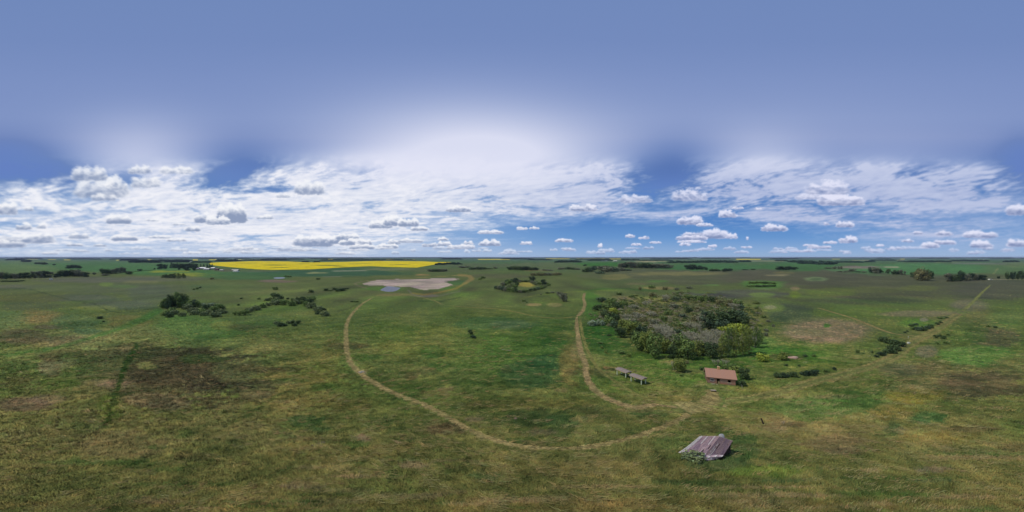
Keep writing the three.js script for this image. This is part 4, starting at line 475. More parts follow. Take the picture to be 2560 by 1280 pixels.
L5([[1580, 300, 70, 34], [1620, 310, 80, 42], [1665, 308, 80, 44], [1700, 295, 60, 38], [1730, 285, 60, 42], [1790, 258, 50, 26], [1820, 240, 40, 20], [1560, 270, 60, 26], [1600, 262, 50, 24], [1830, 202, 80, 18], [1870, 196, 50, 14], [1500, 330, 30, 18], [1525, 318, 26, 14]], 'bush', ['green', 'blue', 'dark'], 'green bush in the loose row between two paths', 'green bushes between the two paths');
L5([[1772, 372, 46, 30], [1806, 362, 44, 26], [1845, 382, 56, 38], [1882, 350, 44, 22], [1792, 432, 34, 28], [1866, 428, 60, 34]], 'bush', ['dark', 'green'], 'small dark bush on the grass beyond the path junction', 'small bushes beyond the path junction');
L3([[2200, 40, 130, 30], [2280, 36, 130, 26], [2360, 42, 130, 30], [2430, 48, 110, 28], [2180, 76, 120, 26], [2260, 80, 130, 28], [2340, 78, 130, 28], [2420, 74, 120, 26]], 'low', ['dark', 'green'], 'low shrub in the double row inside the round green patch', 'low shrubs inside the round green patch');

// right hand hedgerow
L9([[1500, 282, 100, 80], [1545, 287, 130, 112], [1590, 284, 110, 95]], 'tree', ['brown', 'dark', 'brown'], 'brownish crown of the big round tree clump by the hedgerow', 'crowns of the big round clump');
L9([[1460, 252, 60, 30], [1635, 266, 44, 26]], 'bush', 'dark', 'small dark bush at the foot of the big round tree clump', 'bushes at the foot of the big clump');
L9([[1800, 296, 80, 72], [1850, 297, 80, 62], [1890, 292, 80, 58], [1930, 292, 80, 88], [1985, 288, 80, 64], [2020, 286, 70, 68], [2062, 283, 80, 64], [2110, 282, 74, 48], [2152, 281, 64, 46], [1830, 285, 60, 60]], 'tree', ['dark', 'grey', 'deep'], 'dark tree in the hedgerow past the big round clump', 'hedgerow trees past the big round clump');
L9([[2395, 276, 44, 72], [2447, 276, 58, 72], [2500, 276, 42, 58], [2540, 276, 62, 78], [2600, 276, 60, 70], [2305, 266, 30, 22]], 'tree', ['deep', 'dark'], 'dark tree standing along the pale gravel road', 'dark trees along the gravel road');
L9([[1040, 211, 64, 54], [1080, 213, 84, 52], [1120, 213, 54, 42], [1200, 216, 48, 42], [1250, 226, 40, 30], [1290, 226, 64, 40], [1330, 229, 44, 44], [1368, 231, 28, 34], [1440, 233, 34, 30]], 'tree', ['dark', 'grey', 'deep'], 'dark tree in the field hedge below the wide green crop', 'field hedge trees below the wide green crop');
L9([[720, 200, 60, 12], [780, 202, 60, 12], [840, 196, 84, 30], [900, 203, 60, 12], [960, 206, 60, 14], [600, 166, 80, 14], [665, 170, 50, 28], [705, 170, 24, 30], [732, 170, 28, 30]], 'low', ['grey', 'dark'], 'low hedge shrub beside the bare pinkish soil', 'hedge shrubs by the bare soil');
L9([[110, 181, 74, 34], [160, 181, 74, 34], [210, 179, 74, 32], [262, 177, 64, 24]], 'tree', 'deep', 'dark tree in the compact round copse before the green crop', 'trees of the compact copse');
// left hand hedgerow and farm
L6([[20, 272, 74, 66], [65, 274, 64, 62], [110, 270, 54, 52], [150, 270, 64, 54], [190, 267, 64, 52], [250, 267, 84, 56], [300, 266, 74, 42], [350, 264, 74, 62], [400, 262, 74, 62], [450, 260, 74, 62], [500, 256, 64, 52], [560, 257, 64, 37], [600, 252, 74, 62], [650, 250, 74, 60], [700, 248, 84, 62], [745, 247, 94, 62], [790, 247, 84, 52], [830, 247, 74, 47], [862, 250, 54, 40], [-40, 274, 74, 62]], 'tree', ['dark', 'deep', 'grey'], 'dark tree in the long hedgerow behind the gravel road', 'trees of the long hedgerow');
L6([[30, 298, 80, 16], [100, 298, 90, 18], [170, 297, 90, 16], [220, 292, 60, 14]], 'low', 'dark', 'low dark shrub on the near verge of the gravel road', 'shrubs on the road verge');
L6([[1030, 223, 64, 52], [1075, 221, 64, 47], [1120, 219, 64, 47], [1165, 216, 64, 50], [1210, 211, 64, 52], [1242, 207, 54, 46], [1292, 226, 64, 32], [1050, 237, 84, 15], [940, 226, 40, 19]], 'tree', ['dark', 'grey'], 'dark tree in the separate copse beside the farm road', 'trees of the copse by the farm road');
L6([[690, 166, 64, 30], [730, 163, 64, 32], [770, 163, 54, 27], [800, 164, 44, 21]], 'tree', 'deep', 'dark tree in the small grove standing in the green field', 'trees of the small field grove');
L6([[400, 121, 100, 18], [440, 126, 74, 20], [540, 133, 34, 15], [260, 101, 64, 19], [365, 116, 40, 12], [1400, 189, 54, 19], [1545, 173, 16, 11]], 'bush', 'deep', 'dark far bush alone in the fields behind the hedgerow', 'far bushes in the left fields');
L6([[1630, 258, 60, 26], [1665, 259, 60, 30], [1700, 262, 74, 36], [1742, 263, 70, 42], [1790, 264, 74, 44], [1838, 263, 54, 40]], 'poplar', ['dark', 'green'], 'tree in the narrow copse at the tip of the yellow strip', 'trees of the narrow copse');
L6([[2118, 276, 36, 20]], 'bush', 'brown', 'single brownish bush on the meadow below the white sheds', null);
L6([[1600, 173, 54, 47], [1650, 172, 54, 42], [1745, 162, 50, 40], [1800, 166, 54, 46], [1832, 166, 60, 42], [1870, 162, 60, 42], [1910, 162, 60, 44], [1950, 167, 60, 44], [1866, 187, 64, 38], [1940, 187, 34, 32], [1790, 181, 24, 22]], 'tree', 'deep', 'dark tree of the shelter belt beside the white farm sheds', 'shelter belt trees of the farm');
L6([[1715, 160, 46, 52], [1772, 160, 46, 46], [1968, 159, 27, 31], [2007, 156, 22, 33], [2037, 159, 27, 37], [2072, 157, 27, 36], [2097, 156, 24, 36], [2122, 156, 24, 34]], 'spruce', 'deep', 'dark pointed spruce rising above the farm sheds', 'spruces behind the farm sheds');
// middle distance
L8([[40, 181, 80, 37], [100, 183, 80, 39], [150, 183, 80, 35], [200, 184, 74, 29], [242, 183, 44, 21], [-20, 180, 60, 27]], 'tree', ['deep', 'dark'], 'dark tree in the flat topped copse straight ahead', 'trees of the flat topped copse');
L8([[215, 235, 90, 28], [285, 236, 90, 30], [355, 234, 90, 28], [425, 232, 90, 26], [470, 228, 60, 20]], 'low', ['brown', 'grey', 'brown'], 'brown grey shrub in the flat patch of scrub ahead', 'shrubs of the flat scrub patch');
L8([[340, 186, 84, 13], [490, 176, 64, 21], [560, 173, 74, 23], [620, 176, 64, 21], [655, 178, 50, 18], [380, 188, 60, 10]], 'bush', ['grey', 'dark'], 'grey bush in the thin hedge behind the scrub patch', 'bushes of the thin hedge');
L8([[740, 201, 80, 41], [800, 197, 80, 45], [830, 162, 64, 25], [900, 192, 100, 52], [960, 201, 90, 47], [1020, 197, 90, 46], [880, 216, 84, 21], [1085, 187, 90, 26], [1150, 187, 80, 15], [780, 170, 60, 20], [940, 165, 70, 26]], 'bush', ['grey', 'dark', 'blue'], 'dark grey bush in the broken scrub before the long wood', 'bushes of the broken scrub');
L8([[1085, 157, 60, 44], [1115, 157, 60, 42], [1145, 157, 70, 46], [1190, 160, 80, 54], [1240, 160, 80, 54], [1290, 162, 80, 52], [1340, 162, 80, 47], [1390, 164, 80, 44], [1440, 165, 80, 42], [1490, 165, 80, 42], [1540, 165, 80, 38], [1585, 162, 50, 31]], 'tree', ['dark', 'grey', 'deep'], 'dark tree in the long wood before the green strip', 'trees of the long wood');
L8([[1755, 173, 60, 38], [1800, 176, 80, 44], [1850, 175, 74, 38], [1900, 174, 54, 24], [1940, 180, 44, 26]], 'tree', 'deep', 'dark tree in the rounded copse past the long wood', 'trees of the rounded copse');
L8([[2010, 192, 74, 23], [2050, 192, 64, 25], [2120, 198, 44, 30], [2150, 192, 64, 28], [2182, 190, 44, 26], [730, 139, 34, 15], [2410, 178, 40, 10], [2330, 180, 60, 8]], 'bush', ['deep', 'dark'], 'dark bush in the thin row at the edge of the purple field', 'bushes at the purple field edge');
L7([[1750, 196, 74, 21], [1800, 197, 74, 23], [1850, 196, 74, 23], [1892, 193, 44, 21]], 'tree', ['grey', 'dark'], 'greyish tree in the flat copse right of the dry slough', 'trees of the copse by the dry slough');
L7([[2060, 159, 74, 19], [2110, 156, 60, 14], [2160, 176, 64, 23], [2195, 173, 54, 23], [2235, 176, 64, 27], [2275, 173, 64, 23], [2320, 171, 84, 11], [2392, 166, 44, 17], [2545, 173, 44, 27]], 'bush', ['grey', 'dark'], 'dark bush in the scattered group past the yellow field corner', 'bushes past the yellow field corner');
L7([[700, 386, 60, 16], [740, 391, 44, 16], [805, 376, 60, 18], [830, 386, 50, 22], [865, 387, 70, 28], [560, 397, 44, 16], [910, 372, 44, 15], [190, 363, 64, 11], [620, 276, 44, 17], [330, 251, 50, 15], [2270, 264, 54, 24], [2245, 276, 44, 16], [1000, 502, 60, 18], [960, 500, 40, 14], [310, 246, 60, 12]], 'low', ['green', 'dark'], 'low dark shrub scattered about the meadow near the ponds', 'scattered shrubs near the ponds');
// single ones
L1([[1175.5, 836, 14, 13]], 'bush', 'dark', 'lone dark bush above its lower neighbour in the open green hollow', null);
L1([[1183, 845.5, 15, 8]], 'bush', 'deep', 'lower of two lone dark bushes in the open green hollow', null);
L1([[250, 797, 22, 9]], 'low', 'deep', 'lone flat dark shrub on the tan and green hillside', null);
L1([[259, 805, 8, 5]], 'low', 'dark', 'tiny dark shrub just below the lone flat shrub', null);
L1([[1737, 1148, 62, 20], [1716, 1146, 44, 16]], 'low', ['dark', 'willow'], 'twiggy dark shrub against the low side of the collapsed barn', 'shrubs against the collapsed barn');

// far woods: each one mass of crowns
const massCrown = leaves([[0, 0.2, 0, 0.5, 0.75, 0.5]], 60, 0.2, 5, [1, 1, 1], { dome: 1 });
const massMat = std(0xffffff, 0.9, { vertexColors: true, side: THREE.DoubleSide, specularIntensity: 0.1 });
function wood(label, list, tint, seed) {     // list of [x0, x1, base, height]
  const r = rng(seed), put1 = [], m = new THREE.Matrix4(), q = new THREE.Quaternion();
  for (const [x0, x1, y, h] of list) {
    const s = ppm(y), n = Math.ceil((x1 - x0) / Math.max(1.1, h * 0.55)) * 2;
    for (let i = 0; i < n; i++) {
      const px = lerp(x0, x1, (i + r() - 0.5) / (n - 1)), p = at(px, y - r() * Math.min(0.25 * h, (y - 643.6) * 0.4)), end = 0.55 + 0.45 * smooth(0, 0.12, Math.min(i, n - 1 - i) / n), hh = h / s * (0.65 + 0.5 * r()) * end, w = h / s * (0.8 + 0.6 * r());
      put1.push([new THREE.Matrix4().compose(p, q, new THREE.Vector3(w, hh, w)), 0.8 + 0.4 * r()]);
    }
  }
  const im = new THREE.InstancedMesh(massCrown, massMat, put1.length), c = new THREE.Color();
  put1.forEach(([mm, k], i) => { im.setMatrixAt(i, mm); im.setColorAt(i, c.setRGB(tint[0] * k, tint[1] * k, tint[2] * k)); });
  im.name = numbered('far_wood'); tag(im, label, 'wood', null, 'stuff'); put(im);
}
const wt = TINT.deep.map((v, i) => v * [0.8, 0.85, 0.95][i]);
{
  const r = rng(21), list = [], list2 = [];
  for (let x = -40; x < 2600;) { const w = 30 + r() * 130; list.push([x, x + w, 645.2 + r() * 0.9, 1.6 + r() * 1.0]); x += w * 0.8; }
  wood('unbroken dark woods along the horizon', list, wt, 1);
  for (let x = -40; x < 2600;) { const w = 20 + r() * 90; if (r() < 0.62) list2.push([x, x + w, 646.6 + r() * 2.6, 1.8 + r() * 1.6]); x += w + r() * 30; }
  wood('broken strips of dark wood a little before the horizon', list2, wt, 2);
}
wood('dark wood strip behind the left green field', [[15, 60, 651, 4], [57, 74, 655, 5.5], [300, 345, 652, 4], [390, 480, 653.5, 4.5], [325, 400, 657, 7]], wt, 3);
wood('dark wood strip behind the farm and the start of the yellow field', [[478, 530, 657, 4], [410, 480, 656, 3.5], [540, 600, 654, 6], [600, 680, 651.5, 3]], wt, 4);
wood('dark wood along the back edge of the yellow field', [[640, 722, 651.4, 2.6], [755, 772, 655.5, 3], [784, 800, 656.4, 3.4], [800, 960, 651.6, 3.6], [930, 1040, 650.6, 2.6]], wt, 5);
wood('dark copse at the far right corner of the yellow field', [[1090, 1112, 662.5, 5.5], [1108, 1152, 661.5, 5.5]], wt, 6);
wood('dark wood strip beyond the green strip straight ahead', [[1390, 1452, 656.5, 6], [1320, 1380, 650.5, 3], [1470, 1530, 652.2, 4], [1552, 1600, 651.4, 4], [1600, 1680, 652, 3]], wt, 7);
wood('long dark wood below the far yellow strip ahead', [[1670, 1740, 657.6, 6], [1735, 1842, 657, 6.5], [1848, 1876, 655.4, 5]], wt, 8);
wood('dark wedge shaped wood at the end of the wide green crop', [[1938, 1968, 653, 4], [1972, 2010, 656.5, 6], [2000, 2045, 660.5, 9], [2040, 2088, 662, 9.5]], wt, 9);
wood('dark hedges on the far side of the wide green crop', [[2085, 2158, 656.8, 4.2], [2163, 2186, 655.6, 4.2], [2245, 2262, 654.2, 3], [2265, 2375, 655.6, 4.2], [2376, 2472, 653.6, 4.2], [2175, 2240, 651.6, 3]], wt, 10);
wood('flat dark wood by itself past the white silos', [[2510, 2546, 655.6, 4.6]], wt, 11);

// ------------------------------------------------------------------ the house
const W = (r, g, b) => std(C(r, g, b), 0.9);
function grain(w, h, seed, draw) { const cv = document.createElement('canvas'); cv.width = w; cv.height = h; draw(cv.getContext('2d'), rng(seed), w, h); const t = new THREE.CanvasTexture(cv); t.colorSpace = THREE.SRGBColorSpace; t.wrapS = t.wrapT = THREE.RepeatWrapping; return t; }
const blotch = (g, r, w, h, n, cols, r0, r1, al) => { for (let i = 0; i < n; i++) { const x = r() * w, y = r() * h, R = r0 + r() * (r1 - r0), c = cols[Math.floor(r() * cols.length)]; g.fillStyle = `rgba(${c},${al})`; for (const ox of [-w, 0, w]) for (const oy of [-h, 0, h]) { g.beginPath(); g.ellipse(x + ox, y + oy, R, R * (0.4 + 0.5 * r()), 0, 0, 6.3); g.fill(); } } };
const plankTex = grain(256, 256, 9, (g, r, w, h) => { g.fillStyle = '#c8c8c8'; g.fillRect(0, 0, w, h); for (let i = 0; i < 500; i++) { const v = 120 + r() * 130; g.fillStyle = `rgba(${v},${v - 3},${v - 6},.5)`; g.fillRect(r() * w - 40, r() * h, 40 + r() * 150, 1 + r() * 2); } blotch(g, r, w, h, 40, ['90,84,80', '230,226,220', '150,120,100'], 3, 12, 0.3); });
function boardMat(r, g, b, k = 0.45) { return std(C(r / Math.sqrt(k) * 0.72, g / Math.sqrt(k) * 0.72, b / Math.sqrt(k) * 0.72), 0.92, { map: plankTex }); }
{
  const A = at(1769, 956.5), B = at(1839, 964), L = A.distanceTo(B), turn = -Math.atan2(B.z - A.z, B.x - A.x);
  const t = thing('old_house', 'small abandoned house with rusty red roof and dark open door and windows', 'house', A);
  t.rotation.y = turn;
  // local x runs along the front, local z towards the viewer; the house lies behind z = 0
  const D = 4.6, he = 2.05, hr = 3.95, wall = 0.16, up = hr - he, slope = Math.atan2(up, D / 2);
  const holes = [[0.105, 0.225, 0.75, 1.62], [0.335, 0.44, 0.0, 1.68], [0.725, 0.83, 0.62, 1.52]].map(([a, b, y0, y1]) => [a * L, b * L, y0, y1]);
  const s = new THREE.Shape([new THREE.Vector2(0, 0), new THREE.Vector2(L, 0), new THREE.Vector2(L, he), new THREE.Vector2(0, he)]);
  for (const [x0, x1, y0, y1] of holes) { const p = new THREE.Path(); p.moveTo(x0, y0 + 0.001); p.lineTo(x0, y1); p.lineTo(x1, y1); p.lineTo(x1, y0 + 0.001); p.closePath(); s.holes.push(p); }
  const wallMat = boardMat(168, 132, 118), wallDark = boardMat(150, 120, 108);
  const front = part('wall', new THREE.ExtrudeGeometry(s, { depth: wall, bevelEnabled: false }).translate(0, 0, -wall), wallDark, t);
  // weathered boards on the front, each its own, cut around the openings
  const bc = [[150, 118, 106], [138, 108, 98], [160, 124, 110], [144, 122, 114], [152, 108, 94]].map((c) => boardMat(...c.map((v) => v * 1.32))), rb = rng(4);
  for (let y = 0.03, k = 0; y < he - 0.1; y += 0.2, k++) {
    let xs = [0]; for (const [x0, x1, y0, y1] of holes) if (y + 0.19 > y0 && y < y1) xs.push(x0, x1); xs.push(L);
    for (let i = 0; i < xs.length; i += 2) { if (xs[i + 1] - xs[i] < 0.1) continue; const cut = xs[i] + (xs[i + 1] - xs[i]) * (0.35 + 0.3 * rb()); for (const [a, b] of xs[i + 1] - xs[i] > 2.4 ? [[xs[i], cut - 0.01], [cut, xs[i + 1]]] : [[xs[i], xs[i + 1]]]) part('siding_board', box(a, b, y, y + 0.185, 0.004, 0.03 + 0.012 * rb()), bc[Math.floor(rb() * 5)], front); }
  }
  const gable = new THREE.Shape([new THREE.Vector2(0, 0), new THREE.Vector2(D, 0), new THREE.Vector2(D, he), new THREE.Vector2(D / 2, hr), new THREE.Vector2(0, he)]);
  for (const x of [0.002, L - wall - 0.002]) part('gable_wall', new THREE.ExtrudeGeometry(gable, { depth: wall, bevelEnabled: false }).rotateY(Math.PI / 2).translate(x, 0, -wall - 0.002).scale(1, 1, 0.96), wallDark, t);
  part('wall', box(0, L, 0, he, -D, -D + wall), wallDark, t);
  part('floor', box(wall, L - wall, -0.02, 0.06, -D + wall, -wall), W(70, 60, 52), t);
  const rusty = grain(512, 256, 12, (g, r, w, h) => { g.fillStyle = 'rgb(168,134,126)'; g.fillRect(0, 0, w, h); for (let i = 0; i < 900; i++) { const c = ['182,142,128', '156,134,132', '190,146,118', '150,124,118', '174,152,144'][Math.floor(r() * 5)]; g.fillStyle = `rgba(${c},.5)`; g.fillRect(r() * w, Math.floor(r() * 26) * 10, 4 + r() * 16, 9); } blotch(g, r, w, h, 30, ['196,136,100', '200,142,104', '156,146,150'], 8, 34, 0.28); });
  const roofMat = std(C(250, 240, 234).multiplyScalar(1.0), 0.85, { map: rusty }), over = 0.28, run = D / 2 + over, len = run / Math.cos(slope), rise = up + over * Math.tan(slope);
  for (const f of [1, -1]) {
    const g = new THREE.BoxGeometry(L + 0.8, 0.07, len).translate(0, 0.04, len / 2).rotateX(f > 0 ? slope : Math.PI - slope), m = part(f > 0 ? 'roof_slope' : 'roof_slope', g, roofMat, t);
    m.position.set(L / 2, hr + (f > 0 ? 0 : 0.09), -D / 2 + (f > 0 ? 0.0 : -0.01));
    // courses of shingles, each row lapping over the one below
    const row = []; const rr = rng(30 + f); const n = 13; for (let i = 0; i < n; i++) { const a = i / n * len, b = (i + 1) / n * len; row.push(new THREE.BoxGeometry(L + 0.82 - 0.02 * rr(), 0.022, b - a - 0.01).rotateX(0.05).translate((rr() - 0.5) * 0.04, 0.098, (a + b) / 2).rotateX(f > 0 ? slope : Math.PI - slope)); }
    if (f > 0) row.forEach((gg) => part('shingle_course', gg, roofMat, m));
  }
  const trim = W(158, 146, 120);
  for (const x of [-0.43, L + 0.38]) for (const f of [1, -1]) { const g = new THREE.BoxGeometry(0.05, 0.2, len + 0.02).translate(0, -0.01, len / 2).rotateX(f > 0 ? slope : Math.PI - slope); const m = part('barge_board', g, trim, t); m.position.set(x, hr + (f > 0 ? 0.02 : 0.06), -D / 2); }
  const eave = part('fascia', box(-0.4, L + 0.36, hr - rise - 0.12, hr - rise + 0.03, over - 0.03, over + 0.012), W(140, 104, 88), t);
  const ch = part('chimney', box(L * 0.455 - 0.3, L * 0.455 + 0.3, hr - 0.35, hr + 0.72, -D / 2 - 0.28, -D / 2 + 0.3), W(190, 150, 112), t);
  part('chimney_cap', box(L * 0.455 - 0.36, L * 0.455 + 0.36, hr + 0.72, hr + 0.82, -D / 2 - 0.34, -D / 2 + 0.36), W(206, 176, 138), ch);
  // window one: grey boards over the upper half; window two: broken frame and pale sill; door: half a plywood sheet
  const grey = W(166, 158, 164), pale = W(176, 166, 152), wood2 = W(150, 116, 96);
  holes.forEach(([x0, x1, y0, y1], i) => {
    const fr = part(i === 1 ? 'door_frame' : 'window_frame', mergeGeometries([box(x0 - 0.11, x0, y0, y1 + 0.1, 0.044, 0.08), box(x1, x1 + 0.11, y0, y1 + 0.1, 0.044, 0.08), box(x0, x1, y1, y1 + 0.1, 0.044, 0.08)]), i === 0 ? grey : wood2, t);
    if (i === 0) for (let k = 0; k < 3; k++) part('board', box(x0 + 0.02, x1 - 0.02, y0 + 0.42 + k * 0.155, y0 + 0.56 + k * 0.155, -0.06, -0.02), grey, fr);
    if (i !== 1) part('sill', box(x0 - 0.12, x1 + 0.12, y0 - 0.1, y0 + (i === 2 ? 0.09 : 0.04), -0.02, 0.13), i === 2 ? pale : grey, fr);
  });
  part('door_panel', box(holes[1][0] + 0.3, holes[1][1] - 0.03, 0.02, 0.86, -0.1, -0.05).rotateZ(0), W(156, 140, 108), t);
  shade(t);
  mark(1804, 958, 38, 6);
  const st = thing('stone_step', 'pale broken stone step below the boarded house window', 'step', at(1783.5, 960.5)); part('slab', new THREE.DodecahedronGeometry(0.5, 0).scale(1.6, 0.25, 0.6).translate(0, 0.08, 0), W(150, 148, 126), st); part('stone', new THREE.DodecahedronGeometry(0.25, 0).scale(1.3, 0.5, 1).translate(1.0, 0.08, 0.3), W(160, 152, 130), st);
}
// flat topped bench on the path before the house
{
  const t = thing('bench', 'pale weathered bench on the worn path before the house', 'bench', at(1783.3, 979)); t.rotation.y = -0.1;
  const m = W(170, 156, 152), d = W(90, 80, 76);
  for (let k = 0; k < 3; k++) part('seat_plank', box(-0.75, 0.75, 0.4, 0.46, -0.3 + k * 0.21, -0.11 + k * 0.21), m, t);
  for (const x of [-0.6, 0.6]) part('leg', box(x - 0.05, x + 0.05, 0, 0.4, -0.24, 0.24), d, t);
  part('stretcher', box(-0.55, 0.55, 0.14, 0.2, -0.03, 0.03), d, t);
}
// ------------------------------------------------------------------ the two shelters
function shelter(fl, fr, back, label) {
  const A = at(...fl), B = at(...fr), L = A.distanceTo(B), t = thing('picnic_shelter', label, 'shelter', A, null);
  t.rotation.y = -Math.atan2(B.z - A.z, B.x - A.x);
  const Dp = back, hp = 1.62, post = std(C(196, 208, 188), 0.7), beam = W(92, 78, 70), roofC = [[130, 121, 120], [122, 114, 115], [138, 127, 124]].map((c) => boardMat(c[0] * 1.3, c[1] * 1.3, c[2] * 1.3)), r = rng(L * 100);
  for (const [x, z] of [[0, 0], [L, 0], [0, -Dp], [L, -Dp]]) { const p = part('post', new THREE.CylinderGeometry(0.16, 0.17, hp + 0.05, 10).translate(x, hp / 2, z), post, t); part('post_foot', new THREE.CylinderGeometry(0.19, 0.21, 0.09, 10).translate(x, 0.045, z), W(150, 150, 138), p); }
  for (const z of [0, -Dp]) part('beam', box(-0.4, L + 0.4, hp, hp + 0.14, z - 0.07, z + 0.07), beam, t);
  for (const x of [-0.2, L / 3, L * 2 / 3, L + 0.2]) part('rafter', mergeGeometries([box(x - 0.05, x + 0.05, hp + 0.142, hp + 0.22, -Dp - 0.2, 0.2)]), beam, t);
  const sl = 0.2, half = Dp / 2 + 0.38, len = half / Math.cos(sl), hr = hp + 0.26 + half * Math.tan(sl);
  for (const f of [1, -1]) {
    const m = part('roof_slope', new THREE.BoxGeometry(L + 1.1, 0.05, len).translate(0, 0, len / 2).rotateX(f > 0 ? sl : Math.PI - sl), roofC[0], t); m.position.set(L / 2, hr, -Dp / 2 - (f > 0 ? 0 : 0.004));
    for (let k = 0; k < 6; k++) { const a = k / 6 * len, b = (k + 1) / 6 * len; part('roof_board', new THREE.BoxGeometry(L + 1.12 + 0.05 * r(), 0.03, b - a - 0.015).rotateX(0.03).translate(0.03 * (r() - 0.5), (f > 0 ? 0.045 : -0.045), (a + b) / 2).rotateX(f > 0 ? sl : Math.PI - sl), roofC[k % 3], m); }
  }
  const gs = new THREE.Shape([new THREE.Vector2(-0.32, 0), new THREE.Vector2(Dp + 0.32, 0), new THREE.Vector2(Dp / 2, half * Math.tan(sl) - 0.05)]);
  for (const x of [-0.5, L + 0.42]) part('gable_board', new THREE.ExtrudeGeometry(gs, { depth: 0.06, bevelEnabled: false }).rotateY(Math.PI / 2).translate(x, hp + 0.2, 0.0), W(142, 116, 104), t);
  part('fascia', box(-0.54, L + 0.54, hr - half * Math.tan(sl) - 0.14, hr - half * Math.tan(sl) + 0.0, half - Dp / 2 - 0.02, half - Dp / 2 + 0.025), W(176, 158, 144), t);
  shade(t); mark((fl[0] + fr[0]) / 2, (fl[1] + fr[1]) / 2 - 3, 14, 4);
}
shelter([1543, 936.5], [1564.5, 945.5], 2.0, 'grey roofed open shelter on four pale posts nearer to the sandy track bend');
shelter([1578, 953], [1603.5, 962.5], 2.0, 'grey roofed open shelter on four pale posts nearer to the house');

// ------------------------------------------------------------------ the collapsed barn: a roof of loose boards on low walls
{
  const at3 = (px, py, y) => at(px, py, y), L0 = at3(1749, 1091, 2.3), L1 = at3(1697, 1131, 0.45), R0 = at3(1799, 1091.5, 3.0), R1 = at3(1758, 1144, 0.5), Q0 = at3(1832, 1103, 2.5), Q1 = at3(1807, 1141, 0.75), M1 = at3(1731, 1134, 0.5);
  const o = new THREE.Vector3(R1.x, 0, R1.z), t = thing('collapsed_barn', 'collapsed barn whose sagging roof of weathered purple brown boards lies near the ground', 'barn', o);
  const P = (a, b, c, d, u, v) => { const e = a.clone().lerp(b, u), f = c.clone().lerp(d, u); return e.lerp(f, v).sub(o); };   // u along the ridge, v down the slope
  const mats = [[82, 72, 82], [96, 84, 94], [108, 94, 102], [118, 104, 110], [124, 110, 112], [130, 114, 112], [136, 120, 118], [140, 128, 128], [148, 138, 140]].map((c) => boardMat(c[0] * 1.62, c[1] * 1.6, c[2] * 1.74)), whites = [boardMat(250, 244, 254), boardMat(236, 232, 242)], r = rng(40);
  const plank = (parent, f, u0, u1, v0, v1, lift, th, mat) => {
    const c = [[u0, v0], [u1, v0], [u1, v1], [u0, v1]].map(([u, v]) => f(u, v)), n = c[1].clone().sub(c[0]).cross(c[3].clone().sub(c[0])).normalize(); if (n.y < 0) n.negate();
    const j = () => (r() - 0.5) * 0.03, top = c.map((p) => p.clone().addScaledVector(n, lift + th + j())), bot = c.map((p) => p.clone().addScaledVector(n, lift)), pos = [], uv = [], q = (a, b, d, e, w, h, flip) => { const F = flip ? [a, e, d, b] : [a, b, d, e], k = pos.length / 3; for (const p of F) pos.push(p.x, p.y, p.z); const U = r(); uv.push(U, 0, U + w, 0, U + w, h, U, h); return [k, k + 1, k + 2, k, k + 2, k + 3]; };
    const l = c[0].distanceTo(c[1]) / 2, w = c[0].distanceTo(c[3]) / 2, idx = [...q(top[0], top[1], top[2], top[3], l, w), ...q(bot[0], bot[3], bot[2], bot[1], l, w)]; for (let i = 0; i < 4; i++) { const k = (i + 1) % 4; idx.push(...q(bot[i], bot[k], top[k], top[i], l, 0.1)); }
    const g = geom(pos, idx, { uv }); mat.side = THREE.DoubleSide; part('roof_plank', g, mat, parent);
  };
  const sag = (u, v, k) => -k * Math.sin(Math.PI * u) * Math.sin(Math.PI * v * 0.9);
  const left = (u, v) => { const p = P(R0, R1, L0, L1, u, v); p.y += sag(u, v, 0.28); return p; }, right = (u, v) => { const p = P(R0, R1, Q0, Q1, u, v); p.y += sag(u, v, 0.12); return p; };
  for (const [f, rows, gapy, nm] of [[left, 19, 0.0, 0], [right, 16, 0.16, 1]]) {
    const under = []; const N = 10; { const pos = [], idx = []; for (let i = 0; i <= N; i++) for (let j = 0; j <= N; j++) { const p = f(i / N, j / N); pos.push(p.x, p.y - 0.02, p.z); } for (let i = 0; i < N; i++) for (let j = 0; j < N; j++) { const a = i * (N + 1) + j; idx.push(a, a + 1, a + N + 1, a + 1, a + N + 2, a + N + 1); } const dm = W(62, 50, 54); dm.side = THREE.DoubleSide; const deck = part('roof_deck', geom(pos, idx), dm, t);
      for (let k = 0; k < rows; k++) { let u = -0.01 - 0.02 * r(); const v0 = k / rows, v1 = (k + 1) / rows - 0.012 - gapy * 0.1; while (u < 0.99) { const len = 0.14 + 0.34 * r(), e = Math.min(u + len, 1.0 + 0.02 * r()); const edge = nm === 0 && (k > rows - 4 || u > 0.8) ? 0.5 : 0.14; if (r() > (nm ? 0.02 : 0.03)) plank(deck, f, u + 0.004, e - 0.004, v0 + 0.006, v1, 0.01 + 0.03 * r(), 0.03, 0.5 * r() + 0.5 * (0.5 + 0.8 * noise(u * 3.5 + nm * 9, v0 * 3 + 2)) < edge * 1.25 + 0.1 ? whites[Math.floor(r() * 2)] : mats[Math.floor(clamp((0.5 + 0.75 * noise(u * 3 + 5 * nm + 1, v0 * 4 + 7)) * 0.75 + 0.25 * r(), 0, 0.999) * mats.length)]); u = e; } } }
  }
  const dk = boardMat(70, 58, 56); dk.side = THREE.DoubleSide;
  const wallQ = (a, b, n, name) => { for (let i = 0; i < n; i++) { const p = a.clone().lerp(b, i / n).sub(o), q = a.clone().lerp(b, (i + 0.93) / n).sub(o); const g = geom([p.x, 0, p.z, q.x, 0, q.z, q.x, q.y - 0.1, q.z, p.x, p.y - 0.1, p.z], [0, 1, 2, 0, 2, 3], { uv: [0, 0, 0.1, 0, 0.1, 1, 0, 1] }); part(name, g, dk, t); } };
  const inn = (p, k = 0.1) => p.clone().lerp(R0.clone().lerp(R1, 0.5), k);
